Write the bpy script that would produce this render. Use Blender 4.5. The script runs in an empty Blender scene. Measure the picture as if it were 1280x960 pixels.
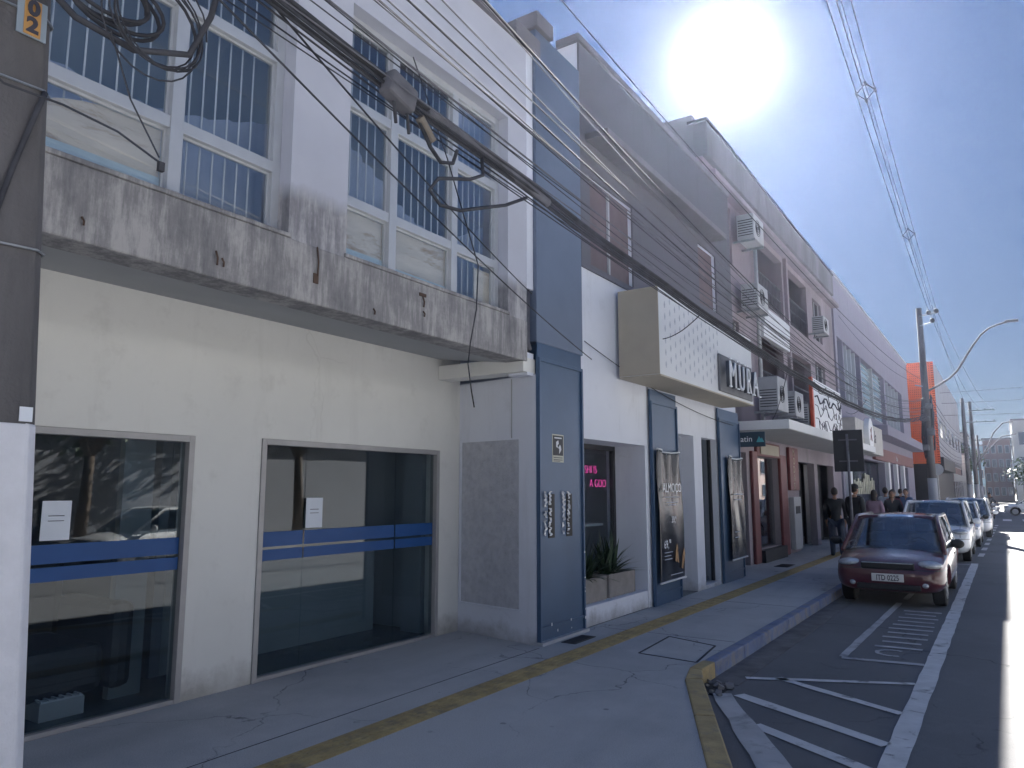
import bpy, math, random
from mathutils import Vector, Matrix
R = math.radians
random.seed(7)
S = bpy.context.scene
C = S.collection
UP = Vector((0, 0, 1))

# ------------------------------------------------------------------ materials
def _n(nt, t, **k):
    n = nt.nodes.new(t)
    for a, b in k.items():
        if hasattr(n, a): setattr(n, a, b)
        else: n.inputs[a].default_value = b
    return n
def rgb(c): return (c[0], c[1], c[2], 1)
def mat(name, col, rough=.7, metal=0, var=.12, scale=3., bump=.0, bscale=40., col2=None, lo=.45, hi=.62,
        stretch=(1, 1, 1), spec=.5, coat=0, world=True, emit=None, es=1):
    m = bpy.data.materials.new(name); m.use_nodes = True
    nt = m.node_tree; L = nt.links.new
    b = nt.nodes['Principled BSDF']
    b.inputs['Roughness'].default_value = rough; b.inputs['Metallic'].default_value = metal
    b.inputs['Specular IOR Level'].default_value = spec
    b.inputs['Coat Weight'].default_value = coat
    b.inputs['Coat Roughness'].default_value = .08
    tc = _n(nt, 'ShaderNodeTexCoord')
    mp = _n(nt, 'ShaderNodeMapping'); mp.inputs['Scale'].default_value = stretch
    L(tc.outputs['Object'], mp.inputs[0])
    nz = _n(nt, 'ShaderNodeTexNoise', Scale=scale, Detail=8, Roughness=.6)
    L(mp.outputs[0], nz.inputs[0])
    dark = tuple(max(0, x * (1 - var)) for x in col); light = tuple(x * (1 + var) for x in col)
    r1 = _n(nt, 'ShaderNodeValToRGB'); L(nz.outputs[0], r1.inputs[0])
    r1.color_ramp.elements[0].position = .3; r1.color_ramp.elements[0].color = rgb(dark)
    r1.color_ramp.elements[1].position = .7; r1.color_ramp.elements[1].color = rgb(light)
    out = r1.outputs[0]
    if col2:
        nz2 = _n(nt, 'ShaderNodeTexNoise', Scale=scale * .6, Detail=10, Roughness=.7, Distortion=.4)
        L(mp.outputs[0], nz2.inputs[0])
        r2 = _n(nt, 'ShaderNodeValToRGB'); L(nz2.outputs[0], r2.inputs[0])
        r2.color_ramp.elements[0].position = lo; r2.color_ramp.elements[1].position = hi
        mx = _n(nt, 'ShaderNodeMix', data_type='RGBA'); L(r2.outputs[0], mx.inputs[0])
        L(out, mx.inputs[6]); mx.inputs[7].default_value = rgb(col2); out = mx.outputs[2]
    L(out, b.inputs['Base Color'])
    if bump:
        nb = _n(nt, 'ShaderNodeTexNoise', Scale=bscale, Detail=6); L(tc.outputs['Object'], nb.inputs[0])
        bp = _n(nt, 'ShaderNodeBump', Strength=bump, Distance=.01); L(nb.outputs[0], bp.inputs['Height'])
        L(bp.outputs[0], b.inputs['Normal'])
    if emit:
        b.inputs['Emission Color'].default_value = rgb(emit); b.inputs['Emission Strength'].default_value = es
    return m

def glass(name, tint=(.5, .56, .6), ior=1.5, boost=1.0, rough=0.0, add=0.0):
    m = bpy.data.materials.new(name); m.use_nodes = True
    nt = m.node_tree; nt.nodes.clear(); L = nt.links.new
    o = _n(nt, 'ShaderNodeOutputMaterial'); mx = _n(nt, 'ShaderNodeMixShader')
    t = _n(nt, 'ShaderNodeBsdfTransparent'); t.inputs[0].default_value = rgb(tint)
    g = _n(nt, 'ShaderNodeBsdfGlossy'); g.inputs['Roughness'].default_value = rough
    g.inputs[0].default_value = (1, 1, 1, 1)
    f = _n(nt, 'ShaderNodeLayerWeight', Blend=.5)      # Schlick reflectance of a thin pane, the same from both sides
    p5 = _n(nt, 'ShaderNodeMath', operation='POWER'); p5.inputs[1].default_value = 5; L(f.outputs['Facing'], p5.inputs[0])
    mm = _n(nt, 'ShaderNodeMath', operation='MULTIPLY_ADD'); mm.inputs[1].default_value = .9 * boost; mm.inputs[2].default_value = .04 + add
    mm.use_clamp = True
    L(p5.outputs[0], mm.inputs[0]); L(mm.outputs[0], mx.inputs[0]); L(t.outputs[0], mx.inputs[1]); L(g.outputs[0], mx.inputs[2])
    nz = _n(nt, 'ShaderNodeTexNoise', Scale=.9, Detail=1); tc = _n(nt, 'ShaderNodeTexCoord'); L(tc.outputs['Object'], nz.inputs[0])
    bp = _n(nt, 'ShaderNodeBump', Strength=.04, Distance=.05); L(nz.outputs[0], bp.inputs['Height']); L(bp.outputs[0], g.inputs['Normal'])
    L(mx.outputs[0], o.inputs[0])
    return m

def stained(name, base, dark, light, z0, amp):
    """old painted wall: clean paint above a ragged line, streaky weathered concrete below it"""
    m = bpy.data.materials.new(name); m.use_nodes = True
    nt = m.node_tree; L = nt.links.new; b = nt.nodes['Principled BSDF']; b.inputs['Roughness'].default_value = .9
    b.inputs['Specular IOR Level'].default_value = .25
    g = _n(nt, 'ShaderNodeNewGeometry'); sp = _n(nt, 'ShaderNodeSeparateXYZ'); L(g.outputs['Position'], sp.inputs[0])
    mp = _n(nt, 'ShaderNodeMapping'); mp.inputs['Scale'].default_value = (1, 1, .14); L(g.outputs['Position'], mp.inputs[0])
    n1 = _n(nt, 'ShaderNodeTexNoise', Scale=5.5, Detail=10, Roughness=.72); L(mp.outputs[0], n1.inputs[0])
    n2 = _n(nt, 'ShaderNodeTexNoise', Scale=26., Detail=8, Roughness=.75); L(mp.outputs[0], n2.inputs[0])
    n3 = _n(nt, 'ShaderNodeTexNoise', Scale=2.6, Detail=10, Roughness=.75); L(g.outputs['Position'], n3.inputs[0])
    n4 = _n(nt, 'ShaderNodeTexNoise', Scale=1.2, Detail=5, Roughness=.6); L(g.outputs['Position'], n4.inputs[0])
    add = _n(nt, 'ShaderNodeMath', operation='MULTIPLY_ADD'); L(n2.outputs[0], add.inputs[0]); add.inputs[1].default_value = .45; 
    half = _n(nt, 'ShaderNodeMath', operation='MULTIPLY'); L(n1.outputs[0], half.inputs[0]); half.inputs[1].default_value = .75
    L(half.outputs[0], add.inputs[2])
    a2 = _n(nt, 'ShaderNodeMath', operation='MULTIPLY_ADD'); L(n3.outputs[0], a2.inputs[0]); a2.inputs[1].default_value = .55; L(add.outputs[0], a2.inputs[2])
    r = _n(nt, 'ShaderNodeValToRGB'); L(a2.outputs[0], r.inputs[0])
    e = r.color_ramp.elements; e[0].position = .66; e[0].color = rgb(dark); e[1].position = 1.06; e[1].color = rgb(light)
    k = r.color_ramp.elements.new(.86); k.color = rgb(tuple((a + c) / 2 * .92 for a, c in zip(dark, light)))
    # painted part, faintly blotchy
    r0 = _n(nt, 'ShaderNodeValToRGB'); L(n4.outputs[0], r0.inputs[0])
    r0.color_ramp.elements[0].position = .3; r0.color_ramp.elements[0].color = rgb(tuple(x * .93 for x in base))
    r0.color_ramp.elements[1].position = .7; r0.color_ramp.elements[1].color = rgb(tuple(x * 1.04 for x in base))
    # mask
    nm = _n(nt, 'ShaderNodeMath', operation='MULTIPLY_ADD'); L(n1.outputs[0], nm.inputs[0]); nm.inputs[1].default_value = amp * 2; nm.inputs[2].default_value = z0 - amp
    n3m = _n(nt, 'ShaderNodeMath', operation='MULTIPLY_ADD'); L(n3.outputs[0], n3m.inputs[0]); n3m.inputs[1].default_value = amp * 1.2; L(nm.outputs[0], n3m.inputs[2])
    sb = _n(nt, 'ShaderNodeMath', operation='SUBTRACT'); L(n3m.outputs[0], sb.inputs[0]); L(sp.outputs[2], sb.inputs[1])
    mr = _n(nt, 'ShaderNodeMapRange'); mr.inputs[1].default_value = -.03; mr.inputs[2].default_value = .12; L(sb.outputs[0], mr.inputs[0])
    mx = _n(nt, 'ShaderNodeMix', data_type='RGBA'); L(mr.outputs[0], mx.inputs[0]); L(r0.outputs[0], mx.inputs[6]); L(r.outputs[0], mx.inputs[7])
    L(mx.outputs[2], b.inputs['Base Color'])
    bp = _n(nt, 'ShaderNodeBump', Strength=.35, Distance=.01); L(n3.outputs[0], bp.inputs['Height']); L(bp.outputs[0], b.inputs['Normal'])
    return m

def wallpaint(name, base, dirt, base_z=.35, streak=.5, patch=.5):
    """painted render: uneven coats, faint runs, hairline cracks and splash dirt along the foot"""
    m = bpy.data.materials.new(name); m.use_nodes = True
    nt = m.node_tree; L = nt.links.new; b = nt.nodes['Principled BSDF']; b.inputs['Roughness'].default_value = .88; b.inputs['Specular IOR Level'].default_value = .25
    g = _n(nt, 'ShaderNodeNewGeometry'); sp = _n(nt, 'ShaderNodeSeparateXYZ'); L(g.outputs['Position'], sp.inputs[0])
    def noise(sc, det, rough, st=(1, 1, 1)):
        mp = _n(nt, 'ShaderNodeMapping'); mp.inputs['Scale'].default_value = st; L(g.outputs['Position'], mp.inputs[0])
        n = _n(nt, 'ShaderNodeTexNoise', Scale=sc, Detail=det, Roughness=rough); L(mp.outputs[0], n.inputs[0]); return n.outputs[0]
    def ramp(o, a, b_, hi=1.):
        mr = _n(nt, 'ShaderNodeMapRange'); mr.inputs[1].default_value = a; mr.inputs[2].default_value = b_; mr.inputs[4].default_value = hi; L(o, mr.inputs[0]); return mr.outputs[0]
    def mix(c, fac, col):
        mx = _n(nt, 'ShaderNodeMix', data_type='RGBA'); L(fac, mx.inputs[0])
        if isinstance(c, tuple): mx.inputs[6].default_value = rgb(c)
        else: L(c, mx.inputs[6])
        mx.inputs[7].default_value = rgb(col); return mx.outputs[2]
    big = noise(.7, 6, .65); med = noise(3.2, 8, .7); run = noise(4., 7, .7, (1, 1, .12)); fine = noise(22, 5, .7)
    c = mix(base, ramp(big, .42, .66, .55 * patch), tuple(x * .86 for x in base))
    c = mix(c, ramp(med, .56, .74, .55 * patch), tuple(a * .5 + b_ * .5 for a, b_ in zip(base, dirt)))
    c = mix(c, ramp(run, .56, .78, streak), tuple(a * .45 + b_ * .55 for a, b_ in zip(base, dirt)))
    v = _n(nt, 'ShaderNodeTexVoronoi', Scale=.55); v.feature = 'DISTANCE_TO_EDGE'
    wv = _n(nt, 'ShaderNodeVectorMath', operation='MULTIPLY_ADD'); L(_vn(nt, g, 1.5), wv.inputs[0]); wv.inputs[1].default_value = (.5, .5, .5); L(g.outputs['Position'], wv.inputs[2]); L(wv.outputs[0], v.inputs['Vector'])
    cr = ramp(v.outputs['Distance'], .0045, .001, 1.); crm = _n(nt, 'ShaderNodeMath', operation='MULTIPLY'); L(cr, crm.inputs[0]); L(ramp(big, .52, .60, .16), crm.inputs[1])
    c = mix(c, crm.outputs[0], dirt)
    zz = _n(nt, 'ShaderNodeMath', operation='MULTIPLY_ADD'); L(med, zz.inputs[0]); zz.inputs[1].default_value = -.55; L(sp.outputs[2], zz.inputs[2])
    c = mix(c, ramp(zz.outputs[0], base_z - .30, -.30, .8), dirt)
    L(c, b.inputs['Base Color'])
    ad = _n(nt, 'ShaderNodeMath', operation='MULTIPLY_ADD'); L(fine, ad.inputs[0]); ad.inputs[1].default_value = .35; L(med, ad.inputs[2])
    bp = _n(nt, 'ShaderNodeBump', Strength=.22, Distance=.012); L(ad.outputs[0], bp.inputs['Height']); L(bp.outputs[0], b.inputs['Normal'])
    return m
def _vn(nt, g, sc):
    n = _n(nt, 'ShaderNodeTexNoise', Scale=sc, Detail=4); nt.links.new(g.outputs['Position'], n.inputs[0]); return n.outputs['Color']
def groundmat(name, base, dark, light, grain=160, crack=.45, spots=True, tracks=False):
    m = bpy.data.materials.new(name); m.use_nodes = True
    nt = m.node_tree; L = nt.links.new; b = nt.nodes['Principled BSDF']; b.inputs['Roughness'].default_value = .82; b.inputs['Specular IOR Level'].default_value = .35
    g = _n(nt, 'ShaderNodeNewGeometry'); P = g.outputs['Position']
    def noise(sc, det=6, rough=.65, st=(1, 1, 1)):
        mp = _n(nt, 'ShaderNodeMapping'); mp.inputs['Scale'].default_value = st; L(P, mp.inputs[0])
        n = _n(nt, 'ShaderNodeTexNoise', Scale=sc, Detail=det, Roughness=rough); L(mp.outputs[0], n.inputs[0]); return n.outputs[0]
    def ramp(o, a, b_, hi=1.):
        mr = _n(nt, 'ShaderNodeMapRange'); mr.inputs[1].default_value = a; mr.inputs[2].default_value = b_; mr.inputs[4].default_value = hi; L(o, mr.inputs[0]); return mr.outputs[0]
    def mix(c, fac, col):
        mx = _n(nt, 'ShaderNodeMix', data_type='RGBA'); L(fac, mx.inputs[0])
        if isinstance(c, tuple): mx.inputs[6].default_value = rgb(c)
        else: L(c, mx.inputs[6])
        mx.inputs[7].default_value = rgb(col); return mx.outputs[2]
    big = noise(.35, 8, .7); med = noise(1.9, 9, .72); gr = noise(grain, 3, .6); lng = noise(.9, 6, .6, (1, .12, 1))
    c = mix(base, ramp(big, .45, .65, .8), dark); c = mix(c, ramp(med, .55, .75, .6), light); c = mix(c, ramp(lng, .5, .72, .5), tuple(x * .8 for x in dark))
    c = mix(c, ramp(gr, .52, .72, .5), tuple(x * 1.25 for x in light)); c = mix(c, ramp(gr, .46, .30, .6), tuple(x * .6 for x in dark))
    v = _n(nt, 'ShaderNodeTexVoronoi', Scale=crack); v.feature = 'DISTANCE_TO_EDGE'
    wv = _n(nt, 'ShaderNodeVectorMath', operation='MULTIPLY_ADD'); L(_vn(nt, g, 2.2), wv.inputs[0]); wv.inputs[1].default_value = (.6, .6, .6); L(P, wv.inputs[2]); L(wv.outputs[0], v.inputs['Vector'])
    cr = ramp(v.outputs['Distance'], .006, .0012, 1.); crm = _n(nt, 'ShaderNodeMath', operation='MULTIPLY'); L(cr, crm.inputs[0]); L(ramp(big, .44, .56, .85), crm.inputs[1])
    c = mix(c, crm.outputs[0], tuple(x * .35 for x in dark))
    if spots:
        v2 = _n(nt, 'ShaderNodeTexVoronoi', Scale=2.6); v2.feature = 'F1'; L(P, v2.inputs['Vector'])
        sm = _n(nt, 'ShaderNodeMath', operation='MULTIPLY'); L(ramp(v2.outputs['Distance'], .075, .05, .7), sm.inputs[0]); L(ramp(med, .47, .52), sm.inputs[1]); c = mix(c, sm.outputs[0], tuple(x * .5 for x in dark))
    L(c, b.inputs['Base Color'])
    ad = _n(nt, 'ShaderNodeMath', operation='MULTIPLY_ADD'); L(gr, ad.inputs[0]); ad.inputs[1].default_value = .5; L(med, ad.inputs[2])
    bp = _n(nt, 'ShaderNodeBump', Strength=.5, Distance=.01); L(ad.outputs[0], bp.inputs['Height']); L(bp.outputs[0], b.inputs['Normal'])
    return m
M = {}
M['white'] = wallpaint('white_paint', (.72, .745, .82), (.33, .33, .35), .22, .45, .6)
M['offwhite'] = wallpaint('cream_wall_paint', (.76, .755, .725), (.34, .32, .29), .28, .30, .8)
M['stained'] = stained('weathered_wall', (.56, .575, .65), (.15, .15, .175), (.50, .49, .50), 4.0, .12)
M['concrete_old'] = stained('weathered_concrete', (.3, .3, .32), (.15, .15, .165), (.46, .445, .44), 40, .1)
M['soffit'] = mat('soffit_grey', (.40, .41, .42), .9, var=.06, scale=1.2, bump=.1)
M['frame'] = mat('aluminium_frame', (.55, .57, .60), .45, .35, var=.05, scale=6)
M['frame_dull'] = mat('dull_grey_frame', (.40, .39, .39), .5, .3, var=.08, scale=6)
M['bar'] = mat('white_bar', (.85, .87, .9), .5)
M['b2upper'] = wallpaint('lavender_grey_render', (.30, .30, .355), (.12, .12, .14), -3, .9, 1.)
M['glass_shop'] = glass('shop_glass', (.74, .80, .83), 1.5, 1.0)
M['glass_up'] = glass('window_glass', (.93, .95, .96), 1.6, 1.2, .02, .07)
M['glass_far'] = mat('far_glass', (.05, .07, .1), .08, 0, var=.2, scale=1, spec=.8)
M['glass_pale_sky'] = mat('pale_sky_glass', (.30, .42, .5), .12, .0, var=.25, scale=.7, spec=1)  # long window's reflected sky put into the base colour; also the light panel
M['glass_blue'] = mat('blue_glass', (.10, .16, .27), .12, .0, var=.2, scale=.7, spec=.9)
M['blue'] = mat('blue_panel', (.055, .105, .19), .42, .1, var=.1, scale=1.4, bump=.05, bscale=15)
M['blue_up'] = mat('blue_grey_panel', (.15, .19, .27), .5, .1, var=.1, scale=1.2)
M['film'] = mat('blue_window_film', (.008, .075, .26), .5, var=.05)
M['paper'] = mat('paper', (.72, .76, .82), .8, var=.03)
M['ink'] = mat('ink', (.05, .05, .07), .8)
M['beige'] = mat('stained_beige_panel', (.74, .66, .56), .85, var=.12, scale=3, col2=(.36, .22, .09), lo=.54, hi=.68, stretch=(1, .6, 3))
M['foam'] = mat('pale_blue_strip', (.62, .74, .78), .8, var=.08, scale=4)
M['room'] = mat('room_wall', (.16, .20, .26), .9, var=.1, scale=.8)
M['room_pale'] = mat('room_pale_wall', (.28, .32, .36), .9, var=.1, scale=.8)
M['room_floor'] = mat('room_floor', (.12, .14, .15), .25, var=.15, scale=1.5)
M['curtain'] = mat('curtain', (.50, .55, .68), .9, var=.2, scale=1.2)
M['dark'] = mat('dark_grey', (.03, .033, .04), .6, var=.2)
M['black'] = mat('black_rubber', (.014, .015, .018), .6, var=.3, scale=9)
M['cable'] = mat('cable_sheath', (.065, .067, .078), .85, var=.3, scale=5, spec=.15)
M['cable_grey'] = mat('grey_cable_sheath', (.15, .15, .17), .85, var=.25, scale=5, spec=.15)
M['steel'] = mat('galvanised_steel', (.35, .37, .39), .4, .8, var=.2, scale=12)
M['pole'] = mat('old_pole_concrete', (.125, .12, .125), .92, var=.28, scale=5, bump=.5, bscale=55, col2=(.075, .075, .08), lo=.5, hi=.66, stretch=(1, 1, .16))
M['pole_paint'] = mat('whitewashed_pole', (.66, .67, .72), .85, var=.07, scale=8, bump=.35, bscale=45, col2=(.10, .09, .09), lo=.70, hi=.74)
M['asphalt'] = groundmat('asphalt', (.15, .156, .168), (.11, .115, .126), (.20, .206, .216), 170, .4, False)
M['sidewalk'] = groundmat('sidewalk_concrete', (.48, .485, .49), (.33, .335, .35), (.56, .565, .57), 120, .55, True)
M['ground'] = mat('earth', (.14, .13, .11), .95, var=.2, scale=.1)
M['kerb'] = mat('kerb_concrete', (.20, .20, .21), .9, var=.2, scale=5, bump=.4)
M['kerb_blue'] = mat('kerb_blue_paint', (.15, .19, .32), .85, var=.25, scale=4, bump=.4, col2=(.25, .25, .27), lo=.46, hi=.6)
M['kerb_yellow'] = mat('kerb_yellow_paint', (.42, .32, .16), .85, var=.2, scale=6, bump=.35, col2=(.24, .21, .17), lo=.52, hi=.68)
M['tactile'] = mat('tactile_yellow', (.42, .32, .15), .85, var=.22, scale=7, bump=.4, bscale=50, col2=(.22, .19, .13), lo=.5, hi=.7)
M['seam'] = mat('dark_joint', (.05, .05, .055), .95)
M['line'] = mat('road_paint', (.62, .63, .64), .8, var=.12, scale=6, bump=.4, bscale=150, col2=(.16, .165, .17), lo=.56, hi=.66)
M['line_worn'] = mat('worn_road_paint', (.46, .47, .49), .85, var=.15, scale=3, bump=.4, bscale=150, col2=(.17, .175, .19), lo=.52, hi=.66)
M['tan'] = mat('tan_panel', (.40, .36, .29), .7, var=.05)
M['signwhite'] = mat('sign_white', (.66, .68, .71), .55, var=.04, scale=1)
M['signmark'] = mat('sign_relief_grey', (.42, .45, .52), .6)
M['letter'] = mat('letter_white', (.85, .87, .9), .4, var=.02)
M['letter_side'] = mat('letter_dark', (.08, .09, .11), .5)
M['lilac'] = wallpaint('lilac_wall', (.30, .29, .36), (.15, .145, .17), .3, .8, .8)
M['b3wall'] = mat('dusty_pink_wall', (.30, .26, .29), .9, var=.13, scale=.8, bump=.15, col2=(.20, .18, .20), lo=.5, hi=.75, stretch=(1, 1, .4))
M['b3conc'] = mat('grey_parapet', (.19, .185, .205), .9, var=.18, scale=1, bump=.2, col2=(.12, .12, .13), lo=.52, hi=.72, stretch=(1, 1, .3))
M['maroon'] = mat('red_brown_panel', (.15, .115, .125), .7, var=.15)
M['red'] = mat('red_fascia', (.15, .04, .045), .55, var=.1, scale=2)
M['orange'] = mat('orange_screen', (.85, .20, .09), .6, var=.1, scale=2)
M['grey'] = mat('grey_cladding', (.22, .23, .26), .6, var=.1, scale=.7)
M['greylight'] = mat('light_grey', (.42, .43, .45), .75, var=.08)
M['planter'] = mat('planter_concrete', (.27, .25, .24), .9, var=.15, scale=6, bump=.3)
M['leaf'] = mat('leaf_green', (.035, .065, .035), .6, var=.4, scale=3)
M['leaf_tree'] = mat('tree_leaf', (.05, .085, .028), .6, var=.5, scale=1.2)
M['bark'] = mat('bark', (.09, .07, .055), .95, var=.3, scale=8, bump=.6)
M['soil'] = mat('soil', (.04, .03, .025), .95)
M['chrome'] = mat('chrome', (.6, .62, .65), .15, 1, var=.03)
M['rim'] = mat('wheel_rim', (.35, .36, .38), .35, .8)
M['tyre'] = mat('tyre', (.018, .018, .02), .85)
M['lamp'] = mat('headlight_glass', (.45, .48, .52), .1, .2, var=.25, scale=14, spec=1)
M['carglass'] = glass('car_glass', (.55, .60, .64), 1.5, 1.2, .01, .08)
M['plate'] = mat('plate_white', (.7, .7, .68), .5, var=.03)
M['pink'] = mat('neon_pink', (.9, .05, .3), .5, emit=(1, .07, .38), es=.11)
M['bulb'] = mat('lit_bulb', (.9, .9, .85), .5, emit=(1, .95, .85), es=.6)
M['brown'] = mat('brown_far', (.24, .17, .16), .9, var=.15, scale=.5)
M['pale'] = mat('pale_far', (.48, .5, .5), .9, var=.08, scale=.4)
M['skin'] = mat('skin', (.38, .22, .15), .6, var=.05)
M['hair'] = mat('dark_hair', (.018, .013, .012), .6)

def paint(name, c, metal=0., ys=(1.22, 2.12, 2.98)):
    """car paint with dark shut lines of doors, bonnet and bumper"""
    m = mat(name, c, .28, metal, var=.03, coat=1.0); nt = m.node_tree; L = nt.links.new; b = nt.nodes['Principled BSDF']
    src = b.inputs['Base Color'].links[0].from_socket; tc = _n(nt, 'ShaderNodeTexCoord'); sp = _n(nt, 'ShaderNodeSeparateXYZ'); L(tc.outputs['Object'], sp.inputs[0])
    def M_(op, a, b_=None, c_=None):
        n = _n(nt, 'ShaderNodeMath', operation=op)
        for k, v in enumerate((a, b_, c_)):
            if v is None: continue
            if isinstance(v, (int, float)): n.inputs[k].default_value = v
            else: L(v, n.inputs[k])
        return n.outputs[0]
    X, Y, Z = sp.outputs; ax = M_('ABSOLUTE', X); t = None
    def line(coord, val, *conds):
        o = M_('COMPARE', coord, val, .006)
        for c_ in conds: o = M_('MULTIPLY', o, c_)
        return o
    ls = [line(Y, y, M_('GREATER_THAN', ax, .62), M_('GREATER_THAN', Z, .30)) for y in ys]
    ls += [line(ax, .60, M_('LESS_THAN', Y, .92), M_('GREATER_THAN', Z, .62)), line(Z, .585, M_('LESS_THAN', Y, .42)), line(Z, .30, M_('GREATER_THAN', Y, 1.1), M_('LESS_THAN', Y, 3.0))]
    t = ls[0]
    for o in ls[1:]: t = M_('MAXIMUM', t, o)
    mx = _n(nt, 'ShaderNodeMix', data_type='RGBA'); L(t, mx.inputs[0]); L(src, mx.inputs[6]); mx.inputs[7].default_value = (.01, .01, .012, 1); L(mx.outputs[2], b.inputs['Base Color'])
    return m
# ------------------------------------------------------------------ mesh builder
org = {}
class MB:
    def __init__(s): s.v = []; s.f = []; s.m = []
    def add(s, vs, fs, m=0):
        o = len(s.v); s.v += [Vector(v) for v in vs]; s.f += [tuple(o + i for i in f) for f in fs]; s.m += [m] * len(fs)
        return s
    def box(s, x0, x1, y0, y1, z0, z1, m=0):
        if x0 > x1: x0, x1 = x1, x0
        if y0 > y1: y0, y1 = y1, y0
        if z0 > z1: z0, z1 = z1, z0
        v = [(x0,y0,z0),(x1,y0,z0),(x1,y1,z0),(x0,y1,z0),(x0,y0,z1),(x1,y0,z1),(x1,y1,z1),(x0,y1,z1)]
        return s.add(v, [(0,3,2,1),(4,5,6,7),(0,1,5,4),(1,2,6,5),(2,3,7,6),(3,0,4,7)], m)
    def obox(s, c, size, rot, m=0):
        n = len(s.v); s.box(-size[0]/2, size[0]/2, -size[1]/2, size[1]/2, -size[2]/2, size[2]/2, m)
        for i in range(n, len(s.v)): s.v[i] = rot @ s.v[i] + Vector(c)
        return s
    def prism(s, pts, z0, z1, m=0):
        n = len(pts); v = [(p[0], p[1], z0) for p in pts] + [(p[0], p[1], z1) for p in pts]
        a = sum(pts[i][0]*pts[(i+1)%n][1]-pts[(i+1)%n][0]*pts[i][1] for i in range(n))
        f = [tuple(range(n))[::-1], tuple(range(n, 2*n))] + [(i, (i+1)%n, n+(i+1)%n, n+i) for i in range(n)]
        if a < 0: f = [x[::-1] for x in f]
        return s.add(v, f, m)
    def prism_x(s, pts, x0, x1, m=0):     # outline in (y,z)
        n = len(pts); v = [(x0, p[0], p[1]) for p in pts] + [(x1, p[0], p[1]) for p in pts]
        f = [tuple(range(n))[::-1], tuple(range(n, 2*n))] + [(i, (i+1)%n, n+(i+1)%n, n+i) for i in range(n)]
        return s.add(v, f, m)
    def prism_y(s, pts, y0, y1, m=0):     # outline in (x,z)
        n = len(pts); v = [(p[0], y0, p[1]) for p in pts] + [(p[0], y1, p[1]) for p in pts]
        f = [tuple(range(n)), tuple(range(n, 2*n))[::-1]] + [(i, n+i, n+(i+1)%n, (i+1)%n) for i in range(n)]
        return s.add(v, f, m)
    def tube(s, pts, r, seg=6, m=0, cap=True):
        pts = [Vector(p) for p in pts]; n = len(pts); rs = r if isinstance(r, (list, tuple)) else [r]*n
        o = len(s.v); prev = None
        for i, p in enumerate(pts):
            t = (pts[min(i+1, n-1)] - pts[max(i-1, 0)]).normalized()
            if prev is None:
                a = Vector((1, 0, 0)) if abs(t.x) < .8 else Vector((0, 1, 0)); u = t.cross(a).normalized()
            else: u = (prev - t * prev.dot(t)).normalized()
            prev = u; w = t.cross(u)
            for k in range(seg):
                a = 2*math.pi*k/seg; s.v.append(p + (u*math.cos(a) + w*math.sin(a)) * rs[i])
        for i in range(n-1):
            for k in range(seg):
                s.f.append((o+i*seg+k, o+i*seg+(k+1)%seg, o+(i+1)*seg+(k+1)%seg, o+(i+1)*seg+k)); s.m.append(m)
        if cap:
            s.f.append(tuple(o+k for k in range(seg))[::-1]); s.m.append(m)
            s.f.append(tuple(o+(n-1)*seg+k for k in range(seg))); s.m.append(m)
        return s
    def ball(s, c, r, seg=12, rings=8, m=0):
        r = (r, r, r) if isinstance(r, (int, float)) else r; o = len(s.v)
        for i in range(rings+1):
            a = math.pi*i/rings
            for k in range(seg):
                b = 2*math.pi*k/seg
                s.v.append(Vector((c[0]+r[0]*math.sin(a)*math.cos(b), c[1]+r[1]*math.sin(a)*math.sin(b), c[2]-r[2]*math.cos(a))))
        for i in range(rings):
            for k in range(seg):
                s.f.append((o+i*seg+k, o+i*seg+(k+1)%seg, o+(i+1)*seg+(k+1)%seg, o+(i+1)*seg+k)); s.m.append(m)
        return s
    def wall(s, axis, p0, p1, a0, a1, z0, z1, holes=(), m=0):
        """solid wall slab, normal along axis ('x' or 'y'), between p0 and p1; holes = (a,b,zlo,zhi)"""
        A = sorted({a0, a1, *[min(max(h[i], a0), a1) for h in holes for i in (0, 1)]})
        Z = sorted({z0, z1, *[min(max(h[i], z0), z1) for h in holes for i in (2, 3)]})
        def solid(i, j):
            if i < 0 or j < 0 or i >= len(A)-1 or j >= len(Z)-1: return False
            ca, cz = (A[i]+A[i+1])/2, (Z[j]+Z[j+1])/2
            return not any(h[0] < ca < h[1] and h[2] < cz < h[3] for h in holes)
        def P(p, a, z): return (p, a, z) if axis == 'x' else (a, p, z)
        def q(a, b, c, d): s.add([a, b, c, d], [(0, 1, 2, 3)], m)
        for i in range(len(A)-1):
            for j in range(len(Z)-1):
                if not solid(i, j): continue
                a, b, c, d = A[i], A[i+1], Z[j], Z[j+1]
                q(P(p1,a,c), P(p1,b,c), P(p1,b,d), P(p1,a,d)); q(P(p0,a,c), P(p0,a,d), P(p0,b,d), P(p0,b,c))
                if not solid(i-1, j): q(P(p0,a,c), P(p1,a,c), P(p1,a,d), P(p0,a,d))
                if not solid(i+1, j): q(P(p0,b,c), P(p0,b,d), P(p1,b,d), P(p1,b,c))
                if not solid(i, j-1): q(P(p0,a,c), P(p0,b,c), P(p1,b,c), P(p1,a,c))
                if not solid(i, j+1): q(P(p0,a,d), P(p1,a,d), P(p1,b,d), P(p0,b,d))
        return s
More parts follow.
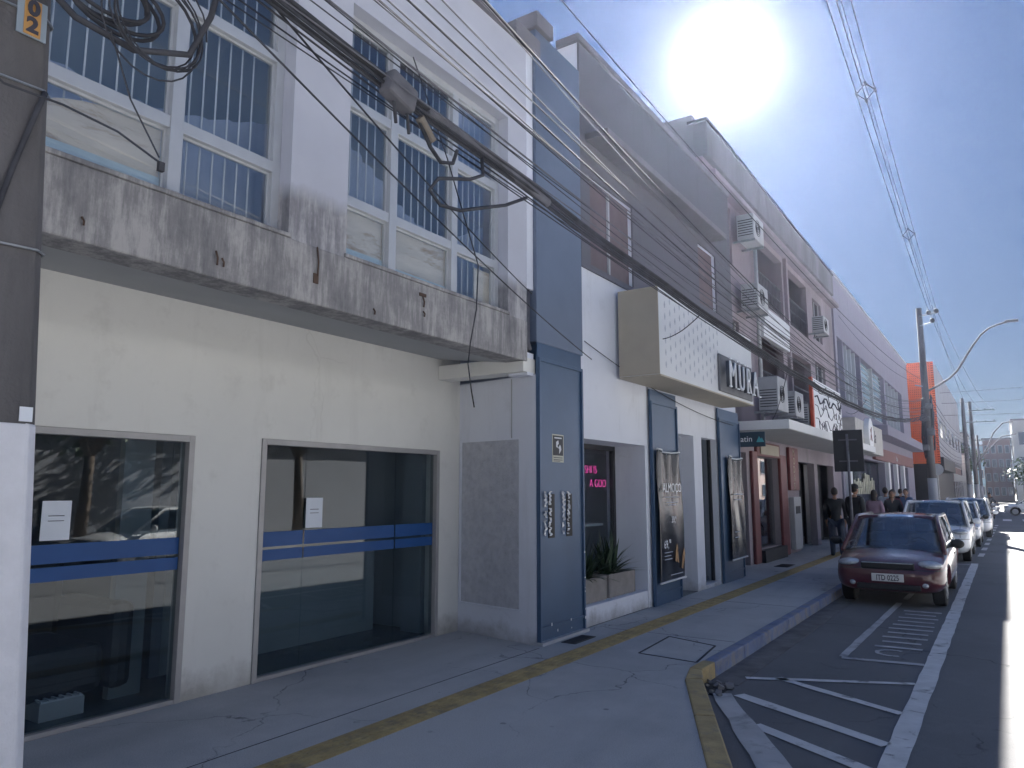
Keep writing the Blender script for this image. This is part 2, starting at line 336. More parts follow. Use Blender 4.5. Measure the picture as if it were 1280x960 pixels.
    def build(s, name, mats, parent=None, smooth=False, bevel=0, sub=0, origin=None):
        o = Vector(origin) if origin is not None else (org[parent.name] if parent else Vector((0, 0, 0)))
        me = bpy.data.meshes.new(name)
        me.from_pydata([v - o for v in s.v], [], s.f)
        if not isinstance(mats, (list, tuple)): mats = [mats]
        for m in mats: me.materials.append(M[m] if isinstance(m, str) else m)
        if len(mats) > 1:
            for p, k in zip(me.polygons, s.m): p.material_index = k
        if smooth:
            for p in me.polygons: p.use_smooth = True
        me.validate(); me.update()
        ob = bpy.data.objects.new(name, me); C.objects.link(ob)
        if parent: ob.parent = parent
        else: ob.location = o
        org[ob.name] = o
        if bevel:
            b = ob.modifiers.new('bevel', 'BEVEL'); b.width = bevel; b.segments = 2; b.limit_method = 'ANGLE'
        if sub:
            b = ob.modifiers.new('sub', 'SUBSURF'); b.levels = sub; b.render_levels = sub
        return ob

def _each(s, name, mats, parent=None, **k):
    """build every connected piece as an object of its own"""
    par = list(range(len(s.v)))
    def find(a):
        while par[a] != a: par[a] = par[par[a]]; a = par[a]
        return a
    for f in s.f:
        for i in f[1:]: par[find(i)] = find(f[0])
    g = {}
    for f, m in zip(s.f, s.m): g.setdefault(find(f[0]), []).append((f, m))
    out = []
    for fs in g.values():
        mp = {}; b = MB()
        for f, m in fs:
            for i in f:
                if i not in mp: mp[i] = len(b.v); b.v.append(s.v[i])
            b.f.append(tuple(mp[i] for i in f)); b.m.append(m)
        out.append(b.build(name, mats, parent, **k))
    return out
MB.each = _each
def tag(o, label=None, cat=None, group=None, kind=None):
    if label: o['label'] = label
    if cat: o['category'] = cat
    if group: o['group'] = group
    if kind: o['kind'] = kind
    return o
def thing(name, label, cat, loc=(0, 0, 0), group=None):
    o = bpy.data.objects.new(name, None); C.objects.link(o); o.location = loc; o.empty_display_size = .2
    org[o.name] = Vector(loc); return tag(o, label, cat, group)
def dup(o, parent=None):
    c = o.copy(); C.objects.link(c); org[c.name] = org.get(o.name, Vector())
    if parent: c.parent = parent
    for ch in [x for x in C.objects if x.parent == o]: dup(ch, c)
    return c
def bake(ob, name=None):
    """replace an object with modifiers by its evaluated mesh"""
    dg = bpy.context.evaluated_depsgraph_get(); dg.update()
    me = bpy.data.meshes.new_from_object(ob.evaluated_get(dg), preserve_all_data_layers=True, depsgraph=dg)
    ob.modifiers.clear(); ob.data = me; return ob
FACE = {'x': Matrix(((0,0,1),(1,0,0),(0,1,0))), 'y': Matrix(((1,0,0),(0,0,-1),(0,1,0))), 'z': Matrix(((1,0,0),(0,1,0),(0,0,1)))}
def text(name, body, pos, size, m, parent=None, face='x', ext=.004, sx=1, align='LEFT', shear=0, offset=0, vertical=False):
    cu = bpy.data.curves.new(name, 'FONT'); cu.body = body; cu.size = size; cu.extrude = ext; cu.align_x = align
    cu.shear = shear; cu.offset = offset; cu.resolution_u = 3
    if vertical: cu.space_line = .85
    ob = bpy.data.objects.new('tmp', cu); C.objects.link(ob)
    bpy.context.view_layer.update()
    dg = bpy.context.evaluated_depsgraph_get(); me = bpy.data.meshes.new_from_object(ob.evaluated_get(dg))
    bpy.data.objects.remove(ob)
    o = org[parent.name] if parent else Vector()
    F = FACE[face]
    for v in me.vertices:
        c = Vector((v.co.x * sx, v.co.y, v.co.z)); v.co = F @ c + Vector(pos) - o
    me.materials.clear(); me.materials.append(M[m] if isinstance(m, str) else m); me.name = name
    ob = bpy.data.objects.new(name, me); C.objects.link(ob)
    if parent: ob.parent = parent
    org[ob.name] = o
    return ob

# ------------------------------------------------------------------ camera, light
cam = bpy.data.cameras.new('camera'); co = bpy.data.objects.new('camera', cam); C.objects.link(co); S.camera = co
cam.sensor_width = 36; cam.lens = 36 * 925 / 1280; cam.clip_end = 3000; cam.clip_start = .05
co.location = (0, 0, 1.7); co.rotation_euler = (R(90 + 8.12), 0, R(33.48))
SUN_EL, SUN_AZ = 30.5, 16.3       # azimuth: degrees to the left of the street direction
sd = Vector((-math.sin(R(SUN_AZ))*math.cos(R(SUN_EL)), math.cos(R(SUN_AZ))*math.cos(R(SUN_EL)), math.sin(R(SUN_EL))))
sl = bpy.data.lights.new('sun', 'SUN'); sl.energy = 2.0; sl.angle = R(.53); sl.color = (1, .95, .88)
so = bpy.data.objects.new('sun', sl); C.objects.link(so); so.rotation_euler = sd.to_track_quat('Z', 'Y').to_euler()
so.location = (0, 0, 60)
W = bpy.data.worlds.new('World'); S.world = W; W.use_nodes = True
nt = W.node_tree; nt.nodes.clear(); L = nt.links.new
wo = _n(nt, 'ShaderNodeOutputWorld'); bg = _n(nt, 'ShaderNodeBackground'); bg.inputs[1].default_value = .05
sk = _n(nt, 'ShaderNodeTexSky'); sk.sky_type = 'NISHITA'; sk.sun_disc = False
sk.sun_elevation = R(SUN_EL); sk.sun_rotation = R(-SUN_AZ); sk.altitude = 0; sk.air_density = 1.0; sk.dust_density = 0.0; sk.ozone_density = 1.0
# a clear, evenly bright winter sky: the strong gradient towards the sun is softened by luminance, the hue kept
dt = _n(nt, 'ShaderNodeVectorMath', operation='DOT_PRODUCT'); dt.inputs[1].default_value = (.25, .6, .15); L(sk.outputs[0], dt.inputs[0])
pw = _n(nt, 'ShaderNodeMath', operation='POWER'); pw.inputs[1].default_value = -.75; L(dt.outputs['Value'], pw.inputs[0])
ml = _n(nt, 'ShaderNodeMath', operation='MULTIPLY'); ml.inputs[1].default_value = .112; L(pw.outputs[0], ml.inputs[0])
sc_ = _n(nt, 'ShaderNodeVectorMath', operation='SCALE'); L(sk.outputs[0], sc_.inputs[0]); L(ml.outputs[0], sc_.inputs['Scale'])
tn = _n(nt, 'ShaderNodeVectorMath', operation='MULTIPLY'); tn.inputs[1].default_value = (.93, 1.05, 1.34); L(sc_.outputs[0], tn.inputs[0])
# bloom round the sun, added as a bright glow in the sky colour
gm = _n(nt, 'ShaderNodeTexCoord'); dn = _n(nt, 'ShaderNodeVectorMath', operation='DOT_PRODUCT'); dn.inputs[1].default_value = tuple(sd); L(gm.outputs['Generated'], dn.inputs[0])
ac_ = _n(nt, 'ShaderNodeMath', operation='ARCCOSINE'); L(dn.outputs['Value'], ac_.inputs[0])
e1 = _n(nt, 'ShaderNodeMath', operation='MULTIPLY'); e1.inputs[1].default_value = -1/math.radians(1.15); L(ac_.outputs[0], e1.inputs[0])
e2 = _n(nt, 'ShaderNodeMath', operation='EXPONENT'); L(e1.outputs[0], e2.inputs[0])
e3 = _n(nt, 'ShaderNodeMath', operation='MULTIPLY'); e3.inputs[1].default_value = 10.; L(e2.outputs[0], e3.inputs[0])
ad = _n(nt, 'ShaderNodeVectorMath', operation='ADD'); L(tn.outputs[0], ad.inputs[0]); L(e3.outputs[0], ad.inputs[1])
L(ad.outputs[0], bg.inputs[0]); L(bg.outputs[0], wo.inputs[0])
S.view_settings.view_transform = 'Standard'; S.view_settings.look = 'None'; S.view_settings.gamma = 1
S.view_settings.exposure = 4.55
S.cycles.max_bounces = 8; S.cycles.transparent_max_bounces = 12; S.cycles.volume_bounces = 0
S.cycles.diffuse_bounces = 4; S.cycles.glossy_bounces = 4; S.cycles.sample_clamp_indirect = 6
S.cycles.use_denoising = True; S.cycles.use_adaptive_sampling = True

# ------------------------------------------------------------------ air
HAZE = .00019; ANISO = .80
hm = bpy.data.materials.new('hazy_air'); hm.use_nodes = True; nt = hm.node_tree; nt.nodes.clear()
ho = _n(nt, 'ShaderNodeOutputMaterial'); hv = _n(nt, 'ShaderNodeVolumePrincipled')
hv.inputs['Color'].default_value = (.56, .68, 1, 1); hv.inputs['Density'].default_value = HAZE; hv.inputs['Anisotropy'].default_value = ANISO
nt.links.new(hv.outputs[0], ho.inputs['Volume'])
tag(MB().box(-240, 240, -160, 420, -1.5, 17.5).build('haze', hm), kind='stuff')

# ------------------------------------------------------------------ ground, road, pavements
RZ = -.14
KX = -2.54
tag(MB().add([(-235,-155,-.17),(235,-155,-.17),(235,415,-.17),(-235,415,-.17)], [(0,1,2,3)]).build('ground', 'ground'), kind='structure')
tag(MB().add([(-3.2,-60,RZ),(7.4,-60,RZ),(7.4,165,RZ),(-3.2,165,RZ)], [(0,1,2,3)]).build('road', 'asphalt'), kind='structure')
sw = [(-14, -60), (.9, -60), (.9, -.2), (-.25, 2.2), (-1.53, 4.75), (-2.40, 6.72), (KX-.14, 7.15), (KX-.14, 60), (-14, 60)]
sw = [(-14, -60), (.76, -60), (.76, -.22), (-.38, 2.12), (-1.66, 4.68), (-2.56, 6.70), (KX-.13, 7.5), (KX-.13, 60), (-14, 60)]
tag(MB().prism(sw, -.3, 0).build('sidewalk', 'sidewalk'), kind='structure')
tag(MB().box(-14, KX-.13, 72, 165, -.3, 0).build('far_sidewalk', 'sidewalk'), kind='structure')
tag(MB().box(7.6, 14, -60, 165, -.3, 0).box(7.4, 7.6, -60, 165, -.3, .01).build('opposite_sidewalk', 'sidewalk'), kind='structure')
tag(MB().box(-60, -3.2, 60.2, 71.8, -.3, RZ-.002).build('side_street', 'asphalt'), kind='structure')
mb = MB(); y = 7.5
while y < 60: mb.box(KX-.13, KX+.0, y, min(y+.985, 60), -.3, .006 + random.uniform(-.004, .004)); y += .995
tag(mb.build('kerb', 'kerb_blue', bevel=.015), kind='structure')
mb = MB(); pts = [(.76,-.22), (-.38,2.12), (-1.66,4.68), (-2.56,6.70), (KX-.13,7.5)]
def seg_blocks(mb, a, b, w, ln, z0, z1):
    a, b = Vector(a), Vector(b); d = (b-a); n = max(1, round(d.length/ln)); d /= n; t = d.normalized(); nr = Vector((-t.y, t.x)) * -w
    for i in range(n):
        p = a + d*i + t*.004; q = a + d*(i+1) - t*.004
        mb.prism([p, q, q+nr, p+nr][::1], z0, z1 + random.uniform(-.004, .004))
for i in range(3): seg_blocks(mb, pts[i], pts[i+1], .16, 1.0, -.3, .01)
tag(mb.build('painted_kerb', 'kerb_yellow', bevel=.015), kind='structure')
mb = MB().box(KX-.13, KX+.0, 7.12, 7.49, -.3, .012).prism([(-2.56,6.71), (-2.67,7.12), (-2.54,7.12), (-2.42,6.80)], -.3, .01)
tag(mb.build('corner_kerb', 'kerb_yellow', bevel=.012), kind='structure')
drain = thing('storm_drain', 'broken dark storm drain mouth in the yellow kerb corner', 'drain', (-2.38, 6.95, RZ))
MB().box(-2.54, -2.30, 6.84, 7.22, RZ+.002, RZ+.01).build('opening', 'black', drain)
mb = MB()
for i in range(14):
    a = random.uniform(0, 6.28); x, y = -2.40+random.uniform(-.12, .12), 7.0+random.uniform(-.25, .3)
    mb.obox((x, y, RZ+.02), (random.uniform(.03,.08), random.uniform(.03,.07), random.uniform(.02,.045)), Matrix.Rotation(a, 3, 'Z') @ Matrix.Rotation(.4, 3, 'X'))
mb.build('broken_edge', 'kerb', drain)
# gutter dirt strip
tag(MB().box(KX+.002, KX+.28, 7.3, 58, RZ+.001, RZ+.006).build('gutter', mat('gutter_dust', (.13,.13,.135), .95, var=.35, scale=4, bump=.4)), kind='structure')
# tactile strip: raised bars on yellow tiles
mb = MB(); y = -3.
while y < 58:
    mb.box(-4.00, -3.74, y, y+.246, .001, .006)
    for k in range(4): mb.box(-3.985+k*.064, -3.95+k*.064, y+.008, y+.238, .006, .011)
    y += .25
tag(mb.build('tactile_paving', 'tactile'), kind='structure')
# joints in the concrete
mb = MB()
for y in range(8, 58, 3): mb.box(-4.3, KX-.14, y+.6, y+.605, .0005, .002)
for x in (-4.35,): mb.box(x, x+.006, -3, 7.1, .0005, .003)
q = [(-3.35, 7.48), (-3.42, 8.5), (-2.80, 8.28), (-2.70, 7.40)]
for i in range(4):
    a, b = Vector(q[i]), Vector(q[(i+1)%4]); t = (b-a).normalized(); n = Vector((-t.y, t.x))*.011
    mb.prism([a-n, b-n, b+n, a+n], .0006, .004)
a, b = Vector((-5.0, 7.0)), Vector((-3.35, 7.48))
tag(mb.build('pavement_joints', 'seam'), kind='structure')
dc = thing('drain_cover', 'small dark metal drain cover at the foot of the blue panel column', 'drain cover', (-4.2, 7.8, .002))
mb = MB().box(-4.30, -4.12, 7.5, 8.0, .001, .008)
for k in range(8): mb.box(-4.28, -4.14, 7.53+k*.058, 7.56+k*.058, .008, .014)
mb.build('grate', 'dark', dc)
dc2 = thing('drain_cover', 'dark metal drain cover in the pavement in front of the red shop', 'drain cover', (-4.3, 18.0, .002))
mb = MB().box(-4.45, -4.15, 17.3, 18.0, .001, .008)
for k in range(10): mb.box(-4.42, -4.18, 17.33+k*.066, 17.36+k*.066, .008, .014)
mb.build('grate', 'dark', dc2)

# markings
z = RZ + .004
def strip(mb, a, b, w, z1=z+.004, w2=None, jag=.006):
    a, b = Vector(a), Vector(b); t = (b-a).normalized(); n = Vector((-t.y, t.x)); k = max(2, int((b-a).length/.25)); w2 = w2 or w
    L1 = []; R1 = []
    for i in range(k+1):
        p = a + (b-a)*i/k; ww = (w + (w2-w)*i/k)/2
        L1.append(p + n*(ww+random.uniform(-jag, jag))); R1.append(p - n*(ww+random.uniform(-jag, jag)))
    for i in range(k):
        mb.add([(*R1[i], z1), (*R1[i+1], z1), (*L1[i+1], z1), (*L1[i], z1)], [(0,1,2,3)])
mb = MB(); strip(mb, (-.78, 3.4), (-.80, 22.2), .16)
for k in range(9): strip(mb, (-.74+.02*k, 24.6+k*2.6), (-.72+.02*k, 25.8+k*2.6), .14)
tag(mb.build('lane_line', 'line'), kind='structure')
mb = MB(); strip(mb, (-2.28, 7.62), (-.865, 8.28), .085); strip(mb, (-2.02, 7.80), (-.865, 7.14), .10)
strip(mb, (-2.16, 6.98), (-.865, 6.23), .13); strip(mb, (-1.80, 6.18), (-.865, 5.60), .13); strip(mb, (-1.3, 5.1), (-.865, 4.8), .13)
tag(mb.build('hatch_marking', 'line'), kind='structure')
mb = MB(); strip(mb, (-2.30, 6.92), (-1.42, 5.30), .16, z+.007, .24, .012); strip(mb, (-1.42, 5.3), (-.6, 3.6), .24, z+.007, .22)
tag(mb.build('corner_marking', 'line_worn'), kind='structure')
mb = MB(); strip(mb, (-1.66, 9.10), (-.865, 9.20), .10); strip(mb, (-1.66, 9.16), (-1.60, 13.9), .09)
for k, w in enumerate([.5, .42, .5, .46, .52, .5, .45, .5, .4, .5]): strip(mb, (-1.28-w/2+.08, 10.0+k*.34), (-1.28+w/2+.08, 10.02+k*.34), .09)
pp = [(-1.22+.16*math.cos(R(a)), 9.66+.17*math.sin(R(a))) for a in range(60, 301, 24)]
for i in range(len(pp)-1): strip(mb, pp[i], pp[i+1], .05)
strip(mb, (-1.56, 14.4), (-1.5, 21.8), .09); strip(mb, (-1.5, 21.8), (-.865, 21.85), .1)
tag(mb.build('parking_marking', 'line_worn'), kind='structure')
mb = MB()
for k in range(9): strip(mb, (-2.1+k*1.0, 53.0), (-2.1+k*1.0, 56.2), .45)
tag(mb.build('crosswalk', 'line'), kind='structure')
# ------------------------------------------------------------------ building 1 (near, two storeys)
B1 = thing('shop_building', 'pale two storey building with stained concrete band, upstairs windows and two large shop windows', 'building', (-4.46, 3, 0))
XU, XG = -4.46, -5.70
winA = (-.3, 3.62, 3.64, 5.95); winB = (4.22, 6.66, 3.64, 5.95)
MB().wall('x', XU-.2, XU, -9, 7.05, 3.62, 7.0, [winA, winB]).build('upper_wall', 'stained', B1)
MB().box(XU-.28, XU+.05, -9, 7.0, 7.0, 7.05).build('coping', 'b3conc', B1)
MB().box(XU-.26, XU+.012, -9, 7.05, 3.15, 3.62).build('concrete_band', 'concrete_old', B1, bevel=.012)
MB().add([(XU-.25,-9,3.152),(XU-.25,7.0,3.152),(XG-.1,7.0,3.30),(XG-.1,-9,3.30),(XU-.25,-9,3.45),(XU-.25,7.0,3.45),(XG-.1,7.0,3.45),(XG-.1,-9,3.45)],
         [(0,3,2,1),(4,5,6,7),(0,1,5,4),(1,2,6,5),(2,3,7,6),(3,0,4,7)]).build('soffit', 'soffit', B1)
g1 = (-1.2, 3.75, -.02, 2.15); g2 = (4.43, 7.02, -.02, 2.17)
MB().wall('x', XG-.2, XG, -9, 7.42, 0, 3.34, [g1, g2]).build('shop_wall', 'offwhite', B1)
# return wall
MB().prism([(-5.70, 7.42), (-4.44, 7.2), (-4.44, 7.32), (-5.70, 7.55)], 0, 3.02).build('return_wall', 'white', B1)
def onret(t, off=0):  # along the return wall face
    a, b = Vector((-5.70, 7.42)), Vector((-4.44, 7.2)); d = (b-a).normalized(); n = Vector((d.y, -d.x)); return a + d*t + n*off
mb = MB(); mb.prism([onret(.06,.001), onret(1.02,.001), onret(1.02,.006), onret(.06,.006)], .36, 2.28); mb.build('plaster_patch', mat('patched_plaster', (.46,.47,.52), .95, var=.14, scale=14, bump=.9, bscale=70, col2=(.56,.57,.6), lo=.45, hi=.7), B1)
mb = MB(); mb.prism([onret(.05,.001), onret(1.05,.001), onret(1.05,.022), onret(.05,.022)], .335, .358)
mb.prism([onret(.02,.001), onret(.055,.001), onret(.055,.012), onret(.02,.012)], .34, 2.3)
mb.build('conduit', 'white', B1, bevel=.004)
mb = MB(); mb.prism([onret(.9,.001), onret(.915,.001), onret(.915,.008), onret(.9,.008)], 2.3, 3.0); mb.build('wall_groove', 'greylight', B1)
# beam over the recess end
MB().box(XG+.002, XU-.002, 6.98, 7.24, 3.03, 3.20).build('beam', 'offwhite', B1, bevel=.006)
MB().box(XU-.26, XU-.003, 7.06, 7.20, 3.0, 3.26).box(XU-.26, XU-.003, 7.06, 7.2, 4.02, 7.0).each('end_strip', 'white', B1)
MB().box(XU-.30, XU-.16, 7.06, 7.2, 3.26, 4.02).build('gap_backing', 'dark', B1)
MB().tube([(XU-.06, 7.14, 4.02), (XU-.06, 7.14, 3.4), (XU-.02, 7.12, 3.3)], .04, 8).build('downpipe', 'cable_grey', B1, smooth=True)
MB().box(XU-.3, XU+.06, 6.75, 7.3, 7.0, 7.22).build('parapet_cap', 'b3conc', B1, bevel=.01)
# shell
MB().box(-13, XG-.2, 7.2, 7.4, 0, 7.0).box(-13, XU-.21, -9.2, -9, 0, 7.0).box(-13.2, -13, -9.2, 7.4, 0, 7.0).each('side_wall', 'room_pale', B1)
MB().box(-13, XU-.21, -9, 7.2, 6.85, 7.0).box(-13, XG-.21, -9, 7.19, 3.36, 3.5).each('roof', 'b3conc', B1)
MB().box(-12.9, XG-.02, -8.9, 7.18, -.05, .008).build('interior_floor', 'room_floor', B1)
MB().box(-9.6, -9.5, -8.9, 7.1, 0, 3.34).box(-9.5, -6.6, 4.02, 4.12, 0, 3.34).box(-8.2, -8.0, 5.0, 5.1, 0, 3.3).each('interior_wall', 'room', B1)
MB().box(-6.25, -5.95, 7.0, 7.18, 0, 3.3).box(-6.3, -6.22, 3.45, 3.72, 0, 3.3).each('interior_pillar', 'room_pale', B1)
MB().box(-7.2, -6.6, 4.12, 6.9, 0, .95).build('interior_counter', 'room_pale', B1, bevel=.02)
# upper rooms
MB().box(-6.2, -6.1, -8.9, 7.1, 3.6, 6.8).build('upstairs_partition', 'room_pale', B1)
for (a, b) in ((-.3, 3.62), (4.22, 6.66)):
    mb = MB(); n = 60; yy = [a-.2+(b-a+.4)*i/n for i in range(n+1)]
    v = []; f = []
    for i, y in enumerate(yy):
        x = -4.98 + .03*math.sin(i*1.9)
        v += [(x, y, 3.6), (x, y, 4.75 + .30*math.sin(i*.09+1.0))]
    for i in range(n): f.append((2*i, 2*i+2, 2*i+3, 2*i+1))
    mb.add(v, f).build('curtain', 'curtain', B1, smooth=True)
def window(bld, y0, y1, z0, z1, muls, trans, X, fr='frame', depth=.07, w=.055, gl='glass_up', bars=True):
    f = MB(); xo = X - .13
    f.box(xo-depth, xo, y0, y0+w, z0, z1).box(xo-depth, xo, y1-w, y1, z0, z1)
    f.box(xo-depth, xo, y0+w, y1-w, z0, z0+w).box(xo-depth, xo, y0+w, y1-w, z1-w, z1)
    for k, my in enumerate(muls): f.box(xo-depth-.004, xo+.012, my-w*.65, my+w*.65, z0+w, z1-w)
    edges = [y0+w] + [q for my in muls for q in (my-w*.65, my+w*.65)] + [y1-w]
    for i in range(0, len(edges), 2):
        for tz in trans: f.box(xo-depth, xo+.004, edges[i], edges[i+1], tz-w*.6, tz+w*.6)
    wo = f.build('window_frame', fr, bld, bevel=.004)
    # inner sash lines
    g = MB()
    zz = [z0+w] + [q for tz in trans for q in (tz-w*.6, tz+w*.6)] + [z1-w]
    sash = MB(); 
    for i in range(0, len(edges), 2):
        for j in range(0, len(zz), 2):
            a, b, c, d = edges[i], edges[i+1], zz[j], zz[j+1]
            g.box(xo-.045, xo-.040, a+.001, b-.001, c+.001, d-.001)
            for (p, q, r, s_) in ((a, a+.018, c, d), (b-.018, b, c, d), (a+.018, b-.018, c, c+.018), (a+.018, b-.018, d-.018, d)):
                sash.box(xo-.060, xo-.035, p, q, r, s_)
    g.build('pane', gl, wo); sash.build('sash', fr, wo)
    if bars:
        bm = MB(); y = y0+.16
        while y < y1-.1:
            if all(abs(y-my) > .05 for my in muls): bm.tube([(xo-.14, y, z0), (xo-.14, y, z1)], .007, 6)
            y += .105
        bm.build('grille', 'bar', wo, smooth=True)
    return wo
wA = window(B1, *winA, [.9, 1.82, 2.735], [4.2, 5.12], XU, w=.075)
wB = window(B1, *winB, [4.91, 5.84], [4.2, 5.12], XU, w=.075)
# stained boards behind the lower panes
mb = MB(); pts = [(1.84, 3.70), (2.67, 3.70), (2.67, 4.15)]
for k in range(0, 13): a = k/12*math.pi/2; pts.append((2.60-.72*math.sin(a)*1.05, 3.93+.24*math.cos(a)))
mb.prism_x(pts, XU-.215, XU-.20)
mb.box(XU-.215, XU-.20, 4.30, 4.86, 3.78, 4.15).box(XU-.215, XU-.20, 4.96, 5.79, 3.70, 4.15).box(XU-.215, XU-.20, 6.3, 6.58, 3.70, 4.1)
mb.build('board', 'beige', wA)
MB().box(XU-.198, XU-.185, 1.86, 2.67, 3.70, 3.80).box(XU-.198, XU-.185, 4.30, 4.86, 3.70, 3.79).box(XU-.198, XU-.185, 4.96, 5.79, 3.70, 3.76).build('foam_strip', 'foam', wA)
mb = MB()
for a, b in ((-.3, 3.62), (4.22, 6.66)): mb.box(XU-.2, XU+.02, a-.02, b+.02, 3.622, 3.655)
mb.build('sill', 'concrete_old', B1, bevel=.006)
# reveal lining & stub metal bits on the band
mb = MB()
for (y, z1, l) in ((3.0, 3.34, .10), (3.05, 3.30, .06), (3.9, 3.62, .24), (5.2, 3.50, .10), (5.21, 3.36, .05), (2.1, 3.30, .05), (4.55, 3.25, .05)):
    mb.tube([(XU+.014, y, z1), (XU+.03, y+.005, z1-l*.5), (XU+.02, y+.01, z1-l)], .007, 6)
mb.box(XU+.012, XU+.02, 3.87, 3.92, 3.32, 3.40).box(XU+.012, XU+.022, 5.15, 5.24, 3.50, 3.53)
mb.each('rusty_stub', mat('rust', (.10, .065, .05), .9, var=.3), B1)
# shop windows
def shopwin(y0, y1, z1, splits, fr='frame_dull'):
    f = MB(); X = XG-.02; w = .055
    f.box(X-.07, X+.035, y0+.002, y0+w, 0, z1-.002).box(X-.07, X+.035, y1-w, y1-.002, 0, z1-.002).box(X-.07, X+.035, y0+w, y1-w, z1-w, z1-.002).box(X-.07, X+.03, y0+w, y1-w, .002, .035)
    wo = f.build('shop_window_frame', fr, B1, bevel=.004)
    e = [y0+w] + splits + [y1-w]
    for i in range(len(e)-1):
        MB().box(X-.03, X-.02, e[i]+.003, e[i+1]-.003, .036, z1-w-.001).build('shop_pane', 'glass_shop', wo)
    mb = MB()
    for (za, zb) in ((1.175, 1.31), (1.05, 1.15)):
        for i in range(len(e)-1): mb.box(X-.0195, X-.0185, e[i]+.01, e[i+1]-.01, za, zb)
    mb.build('blue_stripe', 'film', wo)
    return wo
s1 = shopwin(-1.2, 3.75, 2.15, [1.3]); s2 = shopwin(4.43, 7.02, 2.17, [5.0, 6.3])
def notice(y0, y1, z0, z1, label):
    X = XG-.035
    t = thing('paper_notice', label, 'notice', (X, y0, z0), 'paper notices taped to the shop windows')
    MB().box(X+.0165, X+.0195, y0, y1, z0, z1).build('sheet', 'paper', t)
    m = (z0+z1)/2; c = (y0+y1)/2
    MB().box(X+.0195, X+.0202, c-.055, c+.055, m+.03, m+.036).box(X+.0195, X+.0202, c-.055, c+.055, m-.005, m).build('printed_line', 'ink', t)
notice(2.60, 2.80, 1.34, 1.62, 'white paper notice taped to the shop window beside the near pole')
notice(5.0, 5.21, 1.33, 1.62, 'white paper notice taped to the shop window nearer the blue column')
sofa = thing('furniture', 'bulky dark armchair standing inside the shop window beside the near pole', 'furniture', (-6.6, 3.0, 0))  # sofa-like counter, guessed for a dark shape behind the glass
MB().box(-7.0, -6.1, 2.55, 3.35, .12, .5).build('seat', 'dark', sofa, bevel=.08)
MB().box(-7.15, -6.9, 2.5, 3.4, .3, 1.15).build('backrest', 'dark', sofa, bevel=.1)
MB().box(-7.0, -6.05, 2.35, 2.55, .12, .8).build('armrest', 'dark', sofa, bevel=.07); MB().box(-7.0, -6.05, 3.35, 3.55, .12, .8).build('armrest', 'dark', sofa, bevel=.07)
cr = thing('plastic_crate', 'white slatted plastic crate on the shop floor inside the window', 'crate', (-6.2, 2.8, 0))
mb = MB()
for k in range(9): mb.box(-6.45+k*.05, -6.425+k*.05, 2.85, 3.15, .13, .15)
for k in range(6): mb.box(-6.45, -6.03, 2.85+k*.055, 2.865+k*.055, .15, .16)
mb.build('slats', 'signwhite', cr); MB().box(-6.46,-6.02,2.84,2.86,.01,.14).box(-6.46,-6.02,3.14,3.16,.01,.14).box(-6.46,-6.44,2.86,3.14,.01,.14).box(-6.04,-6.02,2.86,3.14,.01,.14).build('side', 'greylight', cr)

# ------------------------------------------------------------------ building 2 (restaurant)
B2 = thing('restaurant_building', 'white restaurant front with dark blue panel columns and a boxed sign', 'building', (-4.46, 11, 0))
XB = -4.46
holes = [(8.62, 10.02, 4.7, 5.95), (12.95, 13.95, 5.1, 6.25), (8.36, 10.34, -.1, 2.35), (11.56, 12.44, -.1, 2.62), (12.84, 13.64, .06, 2.62)]
MB().wall('x', XB-.22, XB, 8.36, 14.95, 0, 7.80, holes).build('wall', 'white', B2)
MB().wall('x', XB+.002, XB+.03, 8.36, 14.93, 4.62, 7.79, [(8.62, 10.02, 4.7, 5.95), (12.95, 13.95, 5.1, 6.25)]).build('upper_cladding', 'b2upper', B2)
MB().box(XB-.3, XB+.06, 8.3, 14.95, 7.80, 7.90).build('coping', 'b3conc', B2)
MB().box(XB+.032, XB+.38, 8.5, 13.6, 6.42, 6.52).build('ledge', 'b3conc', B2, bevel=.01)
MB().box(XB-.1, XB-.05, 8.6, 9.28, 4.7, 5.95).box(XB-.1, XB-.05, 9.33, 10.04, 4.7, 5.95).box(XB-.1, XB-.05, 12.93, 13.97, 5.1, 6.25).each('shutter', 'maroon', B2)
MB().box(XB-.05, XB-.02, 9.28, 9.33, 4.7, 5.95).build('shutter_post', 'greylight', B2)
MB().box(-13, XB-.22, 8.36, 8.5, 0, 7.8).box(-13, XB-.22, 14.8, 14.95, 0, 7.8).box(-13.2, -13, 8.36, 14.95, 0, 7.8).each('side_wall', 'white', B2)
MB().box(-13, XB-.22, 8.5, 14.8, 7.6, 7.75).box(-13, XB-.23, 8.5, 14.8, 3.3, 3.4).each('roof', 'b3conc', B2)
MB().box(-12.9, XB-.01, 8.5, 14.7, -.05, .006).build('interior_floor', 'room_floor', B2)
MB().box(-7.2, -7.1, 8.5, 14.7, 0, 3.3).build('interior_wall', 'room_pale', B2)
